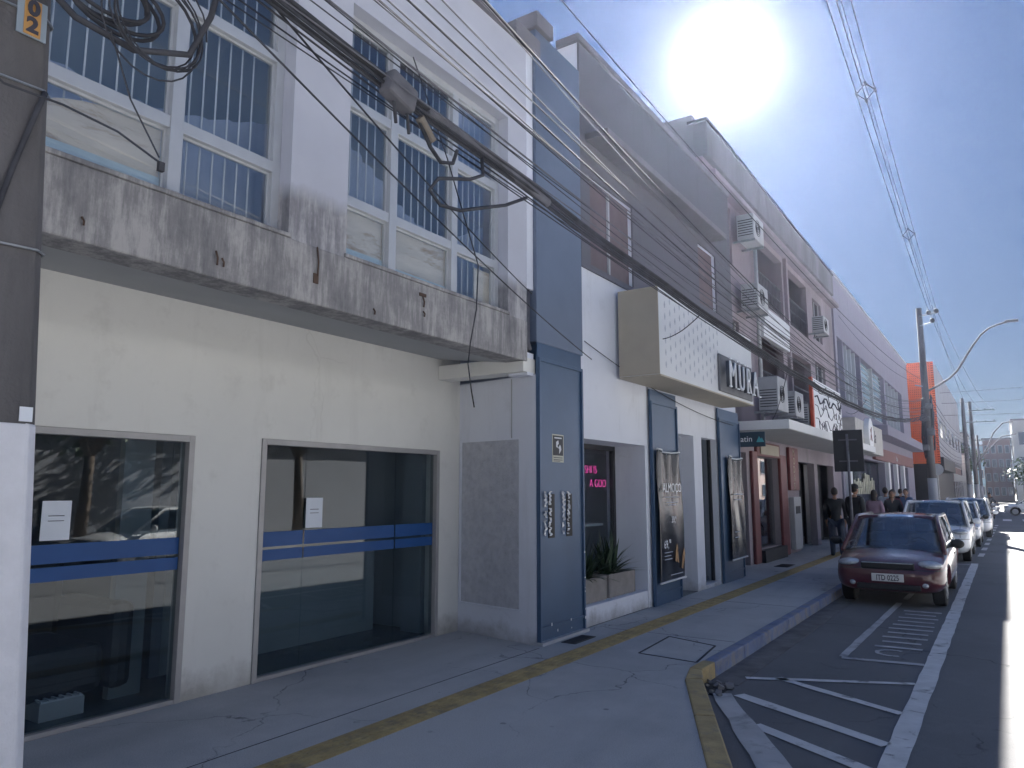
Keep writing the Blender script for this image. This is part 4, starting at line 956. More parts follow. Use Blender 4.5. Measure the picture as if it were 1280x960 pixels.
MB().prism_y([(-4.45, 3.4), (-3.0, 2.75), (-3.0, 2.55), (-4.45, 2.6)], 90, 96).build('canopy', 'pale', aw); MB().tube([(-3.05, 90.2, 2.55), (-4.45, 90.2, 1.9)], .03).tube([(-3.05, 95.8, 2.55), (-4.45, 95.8, 1.9)], .03).build('stay', 'steel', aw)
# opposite side of the street (behind and right of the camera)
O1 = block('opposite_building', 'long pale house row across the street', 14, 26, -30, 60, 8.0, 'white', floors=2, nx=0, ny=14)
MB().box(13.7, 13.99, -30, 60, 0.02, 4.3).build('reflection_dimmer', 'grey', O1)  # added lower front, darkens what the shop glass reflects
MB().box(13.2, 13.69, -30, 60, 4.0, 4.3).build('awning_strip', 'brown', O1)
O2 = block('opposite_building', 'low brown building across the street further on', 15, 28, 64, 110, 6.5, 'brown', floors=2, nx=0, ny=8)

# ------------------------------------------------------------------ trees
def tree(x, y, h, r, label, seed, leaves=2600, size=.16, name='street_tree', trunk_r=.16):
    rnd = random.Random(seed); t = thing(name, label, 'tree', (x, y, 0)); tr = MB()
    base = Vector((x, y, -.1)); top = Vector((x+rnd.uniform(-.3,.3), y+rnd.uniform(-.3,.3), h*.45))
    tr.tube([base, base.lerp(top, .5)+Vector((rnd.uniform(-.1,.1), rnd.uniform(-.1,.1), 0)), top], [trunk_r*1.3, trunk_r, trunk_r*.8], 8)
    ends = []
    for i in range(9):
        a = i*.7+rnd.uniform(-.3,.3); rr = r*rnd.uniform(.45,.85); e = Vector((x+rr*math.cos(a), y+rr*math.sin(a), h*rnd.uniform(.58,.92)))
        mid = top.lerp(e, .5)+Vector((0,0,.25)); tr.tube([top-Vector((0,0,.3)), mid, e], [trunk_r*.55, trunk_r*.3, trunk_r*.1], 6); ends.append(e); ends.append(mid)
        for k in range(2):
            e2 = mid + Vector((rnd.uniform(-1,1), rnd.uniform(-1,1), rnd.uniform(.1,1)))*r*.4; tr.tube([mid, e2], [trunk_r*.25, trunk_r*.06], 5); ends.append(e2)
    tr.build('trunk', 'bark', t, smooth=True); lf = MB()
    for i in range(leaves):
        c = rnd.choice(ends); g = Vector((rnd.gauss(0,1), rnd.gauss(0,1), rnd.gauss(0,.7)))*r*.20; p = c+g
        n = Vector((rnd.gauss(0,1), rnd.gauss(0,1), rnd.gauss(.4,1))).normalized(); u = n.orthogonal().normalized(); w = n.cross(u); s_ = size*rnd.uniform(.6,1.3)
        lf.add([p-u*s_, p-w*s_*.45, p+u*s_, p+w*s_*.45], [(0,1,2,3)])
    lf.build('crown', 'leaf_tree', t)
for i, (x, y, h, r, lb) in enumerate(((10.5, -4, 6.5, 3.0, 'leafy street tree across the road, first of the row'), (10.8, 3.5, 7.0, 3.2, 'leafy street tree across the road opposite the shop beside the near pole'), (10.4, 11, 6.4, 2.8, 'leafy street tree across the road opposite the blue column'), (10.6, 19, 7.0, 3.2, 'leafy street tree across the road opposite the restaurant'))):
    tree(x, y, h, r, lb, i+1, 3200)
tree(3.4, 122, 5.5, 3.2, 'bushy green tree in front of the white far building', 11, 2600, .3, trunk_r=.2)
tree(7.0, 120, 6.0, 3.2, 'second bushy tree beside the white far building', 12, 2000, .3, trunk_r=.2)
tree(-5.2, 124, 8.5, 2.6, 'dark tree behind the paired far poles', 13, 2600, .3, trunk_r=.2)

# ------------------------------------------------------------------ utility poles
def squircle(hw, k=.72):
    c = hw*k; return [(hw, -c), (hw, c), (c, hw), (-c, hw), (-hw, c), (-hw, -c), (-c, -hw), (c, -hw)]
P1 = thing('utility_pole', 'large weathered concrete utility pole with whitewashed base and an orange number plate', 'utility pole', (-3.1, 1.22, 0), 'utility poles along the kerb')
lean = Vector((-.066, -.01, 1)); PX0 = -3.08
M['cast'] = mat('cast_shadow_grey', (.07, .068, .07), .9)
def ring(zz, hw, off=0): return [Vector((PX0+lean.x*zz+a, 1.22+lean.y*zz+b, zz)) for a, b in squircle(hw)]
def pole_part(z0, z1, n, name, m, extra=0):
    mb = MB(); 
    rings = []
    for i in range(n+1):
        zz = z0+(z1-z0)*i/n; rings.append(ring(zz, .172-.0075*zz+extra))
    v = [p for r_ in rings for p in r_]; f = []
    for i in range(n):
        for k in range(8): f.append((i*8+k, i*8+(k+1)%8, (i+1)*8+(k+1)%8, (i+1)*8+k))
    f.append(tuple(range(8))[::-1]); f.append(tuple(n*8+k for k in range(8)))
    return mb.add(v, f).build(name, m, P1, bevel=.012)
sh = pole_part(-.2, 9.6, 24, 'shaft', 'pole'); pole_part(-.1, 1.95, 8, 'painted_base', 'pole_paint', .0025)
# steel straps
for zz in (2.62, 3.30, 3.62):
    mb = MB(); r_ = ring(zz, .172-.0075*zz+.006); r_ = [p+Vector((0,0,.01*math.sin(i))) for i, p in enumerate(r_)]; mb.tube(r_+[r_[0]], .006, 6); mb.build('strap', 'steel', sh)
# number plate on the face towards the camera: build on a local frame facing the camera side (-y +x)
def facept(u, zz, off=.0):  # -y face of the pole
    hw = .172-.0075*zz; return Vector((PX0+lean.x*zz+u, 1.22+lean.y*zz-hw-off, zz))
def plate_on_x(yo, zz, w, h, m, name, off, parent):
    hw = .172-.0075*zz; x = PX0+lean.x*zz+hw+off
    return MB().obox((x, 1.22+yo, zz), (.006, w, h), Matrix.Rotation(-.062, 3, 'Y'), 0).build(name, m, parent)
zz = 3.60; hw = .172-.0075*zz; xf = PX0+lean.x*zz+hw
back = MB().obox((xf+.012, 1.235, zz), (.006, .11, .17), Matrix.Rotation(-.062, 3, 'Y')).build('number_backing', mat('pale_blue_plate', (.30,.36,.42), .5), P1)
npl = MB().obox((xf+.018, 1.235, zz), (.004, .062, .16), Matrix.Rotation(-.062, 3, 'Y')).build('number_plate', mat('orange_plate', (.55,.30,.10), .5), P1)
text('number', '0\n2', (xf+.024, 1.213, zz+.010), .088, 'ink', npl, 'x', .002, sx=1.0, vertical=True, offset=.004)
lab = MB().obox((PX0+lean.x*1.98+.158+.006, 1.30, 1.98), (.004, .045, .055), Matrix.Rotation(-.062, 3, 'Y')).build('tag_label', 'paper', P1)
for i, ch in enumerate('INEPNCT'):
    zc = 2.62 - i*.082; text('cast_letter', ch, (PX0+lean.x*zc+.172-.0075*zc+.0015, 1.06, zc), .065, 'cast', sh, 'x', .0006)
text('painted_letter', 'e', (PX0-.066*1.85+.160, 1.08, 1.83), .055, 'ink', sh, 'x', .001); text('painted_letter', 'c', (PX0-.066*1.75+.160, 1.08, 1.74), .055, 'ink', sh, 'x', .001)
# cable running down the pole
mb = MB(); pts = []
for i in range(22):
    t = i/21; zc = 3.30-1.22*t; u = .16-.17*math.sin(t*1.45)**.9; pts.append((PX0+lean.x*zc+.172-.0075*zc+.012, 1.30-.22*math.sin(t*math.pi/2), zc))
tag(mb.tube(pts, .011, 7).build('drop_cable', 'cable', smooth=True), 'thick dark cable running down the near pole and ending loose', 'cable')
def coil(name, c, rx, rz, n, label, seed, r=.006, ry=.03):
    rnd = random.Random(seed); mb = MB(); pts = []
    for i in range(n*22+1):
        a = i/22*2*math.pi; k = 1+.10*math.sin(i*.21+seed)+.08*math.sin(i*.05)
        pts.append((c[0]+ry*math.sin(i*.11+seed), c[1]+rx*k*math.cos(a)+.02*math.sin(i*.07), c[2]+rz*k*math.sin(a)+.02*math.cos(i*.09)))
    tag(mb.tube(pts, r, 5).build(name, 'cable', smooth=True), label, 'cable coil', 'cable coils hanging beside the near pole')
coil('cable_coil', (-2.88, 1.60, 3.68), .20, .20, 6, 'tangled coil of thin black cable hanging beside the near pole', 1, .004)
coil('cable_coil', (-3.02, 1.46, 3.78), .20, .12, 4, 'thicker coil of black cable tied against the near pole', 5, .009)
mb = MB().tube([(-2.98, 1.12, 3.70), (-2.94, 1.30, 3.56), (-2.90, 1.52, 3.52), (-2.86, 1.74, 3.60), (-2.84, 1.82, 3.82), (-2.85, 1.87, 4.05)], .014, 7)
tag(mb.build('cable_loop', 'cable', smooth=True), 'heavy black cable looping under the coils beside the near pole', 'cable')
mb = MB().tube([(-3.0, 1.0, 3.26), (-3.0, 1.1, 3.20), (-2.98, 1.3, 3.20), (-2.94, 1.5, 3.16), (-2.90, 1.66, 3.08)], .005, 5).tube([(-2.9, 1.42, 3.55), (-2.9, 1.52, 3.3), (-2.9, 1.66, 3.1)], .004, 5).box(-2.905, -2.885, 1.655, 1.68, 3.04, 3.08)
tag(mb.build('loose_wire', 'cable'), 'thin loose wire ending in a small connector beside the near pole', 'wire')

def utility_pole(x, y, h, r0, r1, label, arms=(), lamp=None, z0=0):
    t = thing('utility_pole', label, 'utility pole', (x, y, z0), 'utility poles along the kerb')
    MB().tube([(x, y, z0-.2), (x, y, z0+h)], [r0, r1], 12).build('shaft', 'pole', t, smooth=True)
    MB().tube([(x, y, z0-.1), (x, y, z0+2.2)], [r0+.004, r0-.004], 12).build('painted_base', 'greylight', t, smooth=True)
    for (za, xa, xb) in arms:
        a = MB().box(x+xa, x+xb, y-.13-.09, y-.13, za-.045, za+.045).build('crossarm', 'steel', t)
        mb = MB()
        for xx in [x+xa+.15+(xb-xa-.3)*k/3 for k in range(4)]:
            if abs(xx-x) > .2: mb.tube([(xx, y-.175, za+.045), (xx, y-.175, za+.10), (xx, y-.175, za+.12), (xx, y-.175, za+.16), (xx, y-.175, za+.2)], [.02, .05, .03, .05, .03], 8)
        mb.each('insulator', 'dark', a)
    return t
P2 = utility_pole(-2.72, 38, 9.95, .19, .12, 'tall concrete utility pole with a curved lamp arm beside the orange building')
mb = MB().tube([(-2.72, 37.9, 9.1), (-2.2, 37.9, 9.22)], .03).tube([(-2.72, 37.9, 9.55), (-1.98, 37.9, 9.62)], .03).tube([(-2.72, 37.9, 6.3), (-3.1, 37.9, 6.4)], .03)
mb.each('bracket', 'steel', P2)
mb = MB()
for (xx, zz) in ((-2.02, 9.72), (-2.32, 9.68), (-2.2, 9.3)): mb.ball((xx, 37.9, zz), (.11, .11, .12), 10, 6)
mb.each('insulator', 'dark', P2, smooth=True)
mb = MB(); pts = []
for i in range(25):
    t = i/24; xx = -2.6+3.45*t; zz = 5.95 + 3.0*(3*t*t-2*t**3)*.86+ .42*t*(1-t)*2 + .32*t; pts.append((xx, 37.85, zz))
pts = [(-2.62,37.85,6.08),(-2.2,37.85,6.3),(-1.72,37.85,6.6),(-1.4,37.85,6.9),(-1.1,37.85,7.4),(-.75,37.85,7.95),(-.4,37.85,8.42),(-.1,37.85,8.66),(.2,37.85,8.78),(.55,37.85,8.86)]
la = MB().tube(pts, [.05]*5+[.045]*5, 8).build('lamp_arm', 'cable_grey', P2, smooth=True)
MB().box(.5, 1.0, 37.76, 37.94, 8.84, 8.94).build('lamp_head', 'cable_grey', la, bevel=.03)
mb = MB(); rnd = random.Random(2)
for i in range(9):
    a = rnd.uniform(0, 6.28); z0_ = rnd.uniform(2.6, 4.4); mb.tube([(-2.72+.20*math.cos(a), 38+.2*math.sin(a), z0_), (-2.72+.26*math.cos(a+.3), 38+.26*math.sin(a), z0_+.7), (-2.72+.2*math.cos(a), 38+.2*math.sin(a), z0_+1.6)], rnd.uniform(.03, .06), 6)
mb.build('cable_riser', 'cable', P2)
for (x_, zz, w, h_) in ((-2.62, 5.4, .14, .26), (-2.80, 4.85, .20, .22), (-2.60, 4.25, .16, .34), (-2.84, 3.55, .13, .28)): MB().box(x_-w, x_+w, 37.68, 37.84, zz-h_/2, zz+h_/2).build('cable_box', 'cable_grey', P2, bevel=.05)
P3a = utility_pole(-2.86, 82, 10.3, .22, .15, 'bare one of the paired far utility poles, without crossarms')
P3b = utility_pole(-2.32, 83.5, 10.1, .22, .15, 'one of the paired far utility poles carrying two crossarms', [(9.2, -.2, 2.0), (8.1, -.4, 2.0)])
MB().tube([(-2.2, 83.3, 3.9), (-1.2, 83.3, 5.6), (-.6, 83.3, 7.0), (.2, 83.3, 7.9), (1.0, 83.3, 8.0)], .06, 8).build('lamp_arm', 'cable_grey', P3b, smooth=True)
P4 = utility_pole(-2.6, 112, 8.6, .2, .13, 'farthest utility pole with a lamp arm', [(7.9, -.8, .8)])
MB().tube([(-2.5, 111.8, 5.6), (-1.2, 111.8, 7.0), (0, 111.8, 8.3), (1.6, 111.8, 8.6)], .07, 8).build('lamp_arm', 'cable_grey', P4, smooth=True)
P0 = utility_pole(-2.8, -27, 10.2, .19, .12, 'utility pole with one long crossarm far down the street the other way', [(9.9, -.3, 2.2)])

# ------------------------------------------------------------------ cables
def cable(p, q, sag, r, label, grp, m='cable', n=56, cat='cable', name='overhead_cable', wob=0, seg=5):
    p, q = Vector(p), Vector(q); pts = []
    for i in range(n+1):
        t = i/n; c = p.lerp(q, t); c.z -= 4*sag*t*(1-t)
        if wob: c.z += wob*math.sin(i*.9); c.x += wob*math.cos(i*.7)
        pts.append(c)
    return tag(MB().tube(pts, r, seg).build(name, m, smooth=True), label, cat, grp)
GT = 'telecom cables strung along the facades'
LT = 'thin dark telecom cable running along the facades in the crowded bundle'
# thick central bundle: several cables lashed
rnd = random.Random(21)
y0, y1 = 1.25, 37.9
for i in range(9):
    dx, dz = rnd.uniform(-.05, .05), rnd.uniform(-.07, .09)
    cable((-2.74+dx, y0, 4.10+dz), (-2.72+dx, y1, 5.0+dz), .94, (.013, .011, .010, .012, .009, .007, .009, .010, .006)[i], 'thick black telecom cable in the heavy lashed bundle', 'thick cables of the lashed bundle', n=110, wob=.006)
for i in range(16):
    hi = i/15; z1 = 3.95 + hi*1.2 + rnd.uniform(-.05, .05); x1 = -2.95 + rnd.uniform(0, .45)
    z2 = 4.7 + rnd.uniform(0, 1.6)*(.4+.6*hi); s_ = .70 + .55*hi + rnd.uniform(-.12, .14)
    cable((x1, y0-.3, z1), (-2.9+rnd.uniform(0, .35), y1, z2), s_, rnd.choice([.004, .005, .005, .007]), LT, GT, m=rnd.choice(['cable', 'cable_grey', 'cable_grey']), n=64)
cable((-2.85, y0, 6.0), (-2.75, y1, 6.6), .62, .007, 'lone upper cable crossing the sky above the shop roof', GT)

# cables behind the camera, same runs
for i in range(6): cable((-2.85+.05*i, -27, 5+.15*i), (-2.85+.05*i, y0, 4.0+.25*i), .7, .008, LT, GT, n=30)
# service drops to the facades
for (a, b, s_, lb) in (((-2.75, 8.0, 3.65), (-4.40, 10.4, 4.0), .12, 'service wire dropping from the bundle to the white restaurant wall'),
                   ((-2.72, 2.0, 4.0), (-4.42, 7.1, 3.95), .05, 'service wire slanting across the upstairs window to the wall end'),
                   ((-2.72, 1.6, 3.9), (-4.3, 8.35, 3.35), .08, 'long service wire slanting down to the blue column'),
                   ((-4.40, 8.35, 3.6), (-4.38, 14.5, 2.95), .15, 'wire drooping across the white wall below the shutters'),
                   ((-2.72, 12, 3.6), (-4.3, 17, 3.2), .15, 'service wire running from the bundle to the canopy'),
                   ((-2.72, 20, 3.9), (-4.8, 30, 4.6), .2, 'service wire running to the lilac block'),
                   ((-4.85, 30, 8.3), (-2.72, 37.9, 6.4), .55, 'dark cable sagging from the lilac block to the middle pole')):
    cable(a, b, s_, .006, lb, 'service wires', n=30)
mb = MB().tube([(-4.2, 4.72, 5.6), (-3.9, 4.86, 4.6), (-3.62, 4.95, 3.6), (-3.6, 4.9, 3.2), (-3.6, 4.82, 2.9), (-3.6, 4.79, 2.72), (-3.6, 4.84, 2.5), (-3.6, 4.88, 2.37)], .006, 5)
tag(mb.build('hanging_wire', 'cable', smooth=True), 'broken wire dangling down in front of the stained band', 'wire')
# loops and splice boxes in the bundle
sp = thing('splice_box', 'dark rectangular splice box hanging in the lashed bundle', 'splice box', (-2.72, 2.9, 3.9))
MB().obox((-2.70, 2.92, 3.93), (.10, .22, .15), Matrix.Rotation(-.25, 3, 'X')).build('box', 'cable_grey', sp, bevel=.02)
MB().tube([(-2.70, 2.88, 3.86), (-2.70, 2.90, 3.74)], .010).tube([(-2.70, 2.99, 3.86), (-2.70, 3.01, 3.72)], .010).tube([(-2.70, 3.1, 3.84), (-2.70, 3.2, 3.72), (-2.70, 3.3, 3.66), (-2.70, 3.42, 3.70), (-2.70, 3.46, 3.8)], .012).build('cable_tail', 'cable', sp)
MB().tube([(-2.70, 3.10, 3.86), (-2.70, 3.22, 3.76)], .028, 8).build('closure', mat('tan_closure', (.20,.17,.14), .7), sp)
mb = MB().tube([(-2.72, 3.75, 3.87), (-2.70, 3.74, 3.74), (-2.70, 3.60, 3.66), (-2.70, 3.42, 3.60), (-2.70, 3.28, 3.55), (-2.70, 3.20, 3.45), (-2.70, 3.30, 3.39), (-2.70, 3.5, 3.42), (-2.70, 3.75, 3.52), (-2.70, 4.0, 3.62), (-2.72, 4.3, 3.78)], .012, 7)
tag(mb.build('cable_loop', 'cable', smooth=True), 'slack loop of black cable hanging below the bundle before the upstairs window', 'cable')
mb = MB().tube([(-2.72, 3.2, 3.95), (-2.74, 3.9, 3.93), (-2.72, 4.6, 3.84)], .034, 8)
tag(mb.build('splice_sleeve', 'cable_grey', smooth=True), 'long grey splice sleeve within the lashed bundle', 'splice sleeve')
# high voltage spacer cable: four wires on diamond spacers
def hv(t, k):   # t: y coordinate
    X = -2.18 + (37.9-t)*.0235 if t < 37.9 else -2.18
    tt = (t+27)/64.9; Z = 9.95 - 4*.80*tt*(1-tt) - .1*tt
    d = ((0, .17), (-.16, 0), (.16, 0), (0, -.17))[k]; return Vector((X+d[0], t, Z+d[1]))
HVP = [-27+64.9*i/70 for i in range(71)]
for k, lb in enumerate(('top messenger wire of the high line over the road', 'building side wire of the high line over the road', 'road side wire of the high line over the road', 'lowest wire of the high line over the road')):
    tag(MB().tube([hv(t, k) for t in HVP], .011 if k else .008, 5).build('power_line', 'cable_grey', smooth=True), lb, 'power line', 'high power lines over the road')
for yy, lb in ((14.6, 'near diamond spacer clamping the high wires'), (24.6, 'far diamond spacer clamping the high wires')):
    t = thing('line_spacer', lb, 'spacer', hv(yy, 0)); P = [hv(yy, k) for k in range(4)]
    MB().tube([P[0], P[1], P[3], P[2], P[0]], .016, 6).build('frame', 'cable_grey', t)
    mb = MB()
    for p in P: mb.tube([p-Vector((0,.06,0)), p+Vector((0,.06,0))], .028, 8)
    mb.build('clamp', 'cable', t)
for k in range(3):
    cable(hv(37.9, k), Vector((-2.3+.9*k, 83.3, 9.3)), .9, .013, 'high wire continuing from the middle pole to the far crossarm', 'high power lines beyond the middle pole', 'cable_grey', 30, 'power line', 'power_line')
for i in range(9): cable((-2.85+.04*i, 38, 4.2+.22*i), (-2.6+.03*i, 82, 4.6+.3*i), .9+.05*(i % 3), .012, 'low cable sagging between the middle pole and the far pair', 'low cables beyond the middle pole', n=30)
for i, (z0_, z1_) in enumerate(((8.6, 9.1), (8.0, 8.1), (7.3, 6.9))):
    cable((-8, 61+i, z0_), (20, 60+i, z1_+.4), .35, .014, ('highest wire crossing the street beyond the lilac block', 'middle wire crossing the street beyond the lilac block', 'lowest wire crossing the street beyond the lilac block')[i], 'wires crossing the street', n=30)

# ------------------------------------------------------------------ road sign seen from behind
RS = thing('road_sign', 'back of a dark rectangular road sign on a thin pole behind the red car', 'road sign', (-3.05, 19.1, 0))
MB().box(-3.37, -2.72, 19.0, 19.02, 2.12, 3.10).build('plate', 'dark', RS, bevel=.02)
MB().tube([(-3.05, 18.96, 0), (-3.05, 18.96, 3.0)], .03, 10).build('post', 'cable_grey', RS, smooth=True)
MB().box(-3.25, -2.85, 18.97, 18.998, 2.35, 2.38).box(-3.25, -2.85, 18.97, 18.998, 2.85, 2.88).each('rail', 'cable_grey', RS)
RS2 = thing('traffic_sign', 'small pale traffic sign on a thin post in the far distance', 'traffic sign', (-2.95, 45, 0))
MB().tube([(-2.95, 45, 0), (-2.95, 45, 2.9)], .03, 8).build('post', 'steel', RS2); MB().prism_y([(-2.95+.3*math.cos(a*.3927), 2.75+.3*math.sin(a*.3927)) for a in range(16)], 44.94, 44.96).build('disc', 'greylight', RS2)

# ------------------------------------------------------------------ cars (local: front at y=0 looking to -y, length along +y)
def loft_body(st, name, m, parent, sub=2):
    v = []; f = []; n = 12
    for (y, w, zb, zs, cr) in st:
        half = [(0, zb), (w*.80, zb), (w*.97, zb+.10), (w, (zb+zs)*.5), (w*.97, zs-.07), (w*.86, zs), (0, zs+cr)]
        rg = half + [(-a, b) for a, b in half[-2:0:-1]]
        v += [(a, y, b) for a, b in rg]
    for i in range(len(st)-1):
        for k in range(n): f.append((i*n+k, i*n+(k+1)%n, (i+1)*n+(k+1)%n, (i+1)*n+k))
    f.append(tuple(range(n))[::-1]); f.append(tuple((len(st)-1)*n+k for k in range(n)))
    f = [q[::-1] for q in f]
    return MB().add(v, f).build(name, m, parent, smooth=True, sub=sub)
def wheel(p, x, y, r, side):
    w = thing('wheel', None, None, (0, 0, 0)); w.parent = p
    def cyl(x0, x1, ra): return MB().tube([(x0, y, r), (x1, y, r)], ra, 24)
    t = MB().tube([(x-side*.19, y, r), (x-side*.17, y, r), (x-side*.02, y, r), (x, y, r)], [r*.9, r, r, r*.9], 24).build('tyre', 'tyre', w, smooth=False)
    rm = MB().tube([(x-side*.02, y, r), (x+side*.004, y, r)], [r*.66, r*.62], 20)
    for k in range(7):
        a = k*2*math.pi/7; rm.obox((x+side*.008, y+math.cos(a)*r*.33, r+math.sin(a)*r*.33), (.012, r*.5, .045), Matrix.Rotation(a, 3, 'X'))
    rm.build('rim', 'rim', w); return w
def car(label, paintm, L_=3.9, Wd=1.64, H=1.43, hood=.95, kind='hatch', plate=None, cat='car', grp=None, belt=.88, name='parked_car', hoodz=.80, detail=True):
    t = thing(name, label, cat, (0, 0, 0), grp); w = Wd/2; rear = L_
    if kind == 'van': hood = .75
    w *= 1.03
    st = [(0.0, w*.66, .30, .56, .02), (.05, w*.84, .24, .63, .03), (.22, w*.96, .20, hoodz-.10, .05), (.60, w*.99, .19, hoodz-.02, .06), (hood, w, .19, belt-.03, .07),
          (hood+.5, w, .19, belt, .05), (L_*.6, w, .19, belt+.03, .05), (L_*.82, w*.99, .20, belt+.04, .04), (L_-.20, w*.96, .22, belt+.04, .03), (L_-.04, w*.86, .28, belt-.04, .02), (L_, w*.72, .34, belt-.12, .01)]
    body = loft_body(st, 'body', paintm, t)
    # wheel arches cut with a boolean, then baked
    cut = MB()
    wr = .30; wy = (.66, L_-.72)
    for yy in wy: cut.tube([(-w-.2, yy, wr), (-w+.24, yy, wr)], wr+.055, 28); cut.tube([(w-.24, yy, wr), (w+.2, yy, wr)], wr+.055, 28)
    co_ = cut.build('cutter', 'black'); bm_ = body.modifiers.new('b', 'BOOLEAN'); bm_.object = co_; bm_.operation = 'DIFFERENCE'; bm_.solver = 'EXACT'
    bake(body); bpy.data.objects.remove(co_)
    for p in body.data.polygons: p.use_smooth = True
    # greenhouse: y of windshield base/top and rear base/top
    wb, wt = hood-.06, hood+.62
    if kind == 'van': wt = hood+.5
    rt, rb = (L_-.55, L_-.12) if kind != 'sedan' else (L_-1.15, L_-.50)
    zb_, zt = belt-.03, H-.05; tw, bw = w*.74, w*.93
    wb -= .06
    def P(s_, y, zz, ww): return Vector((s_*ww, y, zz))
    # glazing as slightly curved sheets with thickness
    def sheet(a, b, c, d_, name, bulge, parent=None, n=8):
        v = []; f = []; nrm = (b-a).cross(d_-a).normalized()
        for j in range(n+1):
            for i in range(n+1):
                u, q = i/n, j/n; p = a.lerp(b, u).lerp(d_.lerp(c, u), q) + nrm*bulge*math.sin(math.pi*u)*.9; v.append(p)
        for j in range(n):
            for i in range(n): k = j*(n+1)+i; f.append((k, k+1, k+n+2, k+n+1))
        o = MB().add(v, f).build(name, 'carglass', parent or t, smooth=True); s2 = o.modifiers.new('s', 'SOLIDIFY'); s2.thickness = .008; return o
    sheet(P(-1, wb-.08, zb_-.04, bw*.97), P(1, wb-.08, zb_-.04, bw*.97), P(1, wt, zt, tw*.95), P(-1, wt, zt, tw*.95), 'windshield', .05)
    sheet(P(1, rb, zb_+.03, bw*.9), P(-1, rb, zb_+.03, bw*.9), P(-1, rt, zt, tw*.92), P(1, rt, zt, tw*.92), 'rear_window', .04)
    for s_ in (-1, 1):
        a, b = P(s_, wb+.10, zb_+.04, bw), P(s_, rb-.08, zb_+.05, bw); c, d_ = P(s_, rt+.02, zt-.01, tw+.02), P(s_, wt-.02, zt-.01, tw+.02)
        sheet(*((a, b, c, d_) if s_ > 0 else (b, a, d_, c)), 'side_window', .015)
    # roof
    v = []; f = []; n = 10
    for j in range(n+1):
        for i in range(n+1):
            u, q = i/n*2-1, j/n; y = wt-.03+(rt-wt+.06)*q; v.append((u*(tw+.03), y, zt-.01+.055*(1-u*u)**.6*math.sin(math.pi*(.12+.76*q))**.5))
    for j in range(n):
        for i in range(n): k = j*(n+1)+i; f.append((k, k+1, k+n+2, k+n+1))
    rf = MB().add(v, f).build('roof', paintm, t, smooth=True); sm = rf.modifiers.new('s', 'SOLIDIFY'); sm.thickness = .05; sm.offset = -1
    my = (wt+rt)/2
    for s_ in (-1, 1):
        MB().tube([P(s_, wb-.08, zb_-.04, bw*.99), P(s_, wt, zt, tw+.01), P(s_, rt, zt, tw+.01), P(s_, rb+.02, zb_, bw*.93)], [.034, .034, .04, .048], 8).build('pillar', paintm, t, smooth=True)
        MB().tube([P(s_, my, zt, tw+.022), P(s_, my, zb_, bw+.01)], .028, 6).build('door_post', 'black', t, smooth=True)
    # dashboard, floor and seats seen through the glass
    MB().box(-w*.86, w*.86, wb+.02, L_-.45, .30, zb_-.22).build('cabin_floor', 'black', t)
    MB().box(-w*.84, w*.84, wb+.0, wb+.34, zb_-.22, zb_-.02).build('dashboard', 'dark', t, bevel=.04)
    MB().tube([(w*.42+.17*math.cos(a*.524), wb+.46+.05*math.sin(a*.524), zb_+.02+.15*math.sin(a*.524)) for a in range(13)], .014, 6).build('steering_wheel', 'black', t)
    for s_ in (-1, 1):
        se = MB().box(s_*w*.44-.22, s_*w*.44+.22, hood+.95, hood+1.10, zb_-.25, zb_+.22).build('seat', 'grey', t, bevel=.05)
        MB().box(s_*w*.44-.12, s_*w*.44+.12, hood+.98, hood+1.07, zb_+.25, zb_+.40).build('headrest', 'grey', se, bevel=.03)
    MB().box(-w*.75, w*.75, L_-.95, L_-.80, zb_-.25, zb_+.18).build('rear_seat', 'grey', t, bevel=.05)
    MB().tube([(0, wt+.12, zt-.10), (0, wt+.10, zt-.02)], .01, 5).box(-.11, .11, wt+.10, wt+.13, zt-.15, zt-.09).build('inner_mirror', 'black', t)
    for s_ in (-1, 1):
        h = MB().ball((s_*w*.69, .23, hoodz-.16), (.185, .19, .070), 18, 12).build('headlight', 'lamp', t, smooth=True)
        MB().ball((s_*w*.64, .085, hoodz-.165), (.055, .03, .04), 10, 6).build('reflector', 'chrome', h, smooth=True)
        m_ = MB().ball((s_*(w+.10), wb+.32, belt+.07), (.10, .06, .075), 12, 8).build('mirror', 'black' if paintm != 'whitepaint' else paintm, t, smooth=True)
        MB().tube([(s_*(w*.9), wb+.33, belt), (s_*(w+.06), wb+.33, belt+.05)], .022, 6).build('mirror_arm', 'black', m_)
        MB().box(s_*w*.92-.07, s_*w*.92+.03, L_-.16, L_-.04, belt-.30, belt-.03).build('tail_light', 'red', t, bevel=.02)
        for yy in wy: wheel(t, s_*(w-.075), yy, wr, s_)
        MB().box(s_*(w+.001)-.006, s_*(w+.001)+.006, 1.85 if kind != 'van' else 1.6, 2.0 if kind != 'van' else 1.75, belt-.14, belt-.115).build('door_handle', 'black', t)
        if detail: MB().ball((s_*w*.62, .045, .36), (.055, .05, .045), 10, 6).build('fog_lamp', 'lamp', t, smooth=True)
    MB().box(-w*.46, w*.46, -.012, .05, hoodz-.23, hoodz-.12).build('grille', 'black', t, bevel=.02)
    MB().box(-w*.55, w*.55, -.02, .04, .27, .36).build('air_intake', 'black', t, bevel=.02)
    if detail: MB().box(-w*.44, w*.44, -.02, -.012, hoodz-.145, hoodz-.125).build('grille_bar', 'chrome', t, bevel=.003)
    if plate:
        pl = MB().box(-.23, .23, -.035, -.022, .40, .52).build('licence_plate', 'plate', t, bevel=.006)
        text('plate_number', plate, (0, -.0355, .418), .118, 'ink', pl, 'y', .001, sx=.72, align='CENTER', offset=.002)
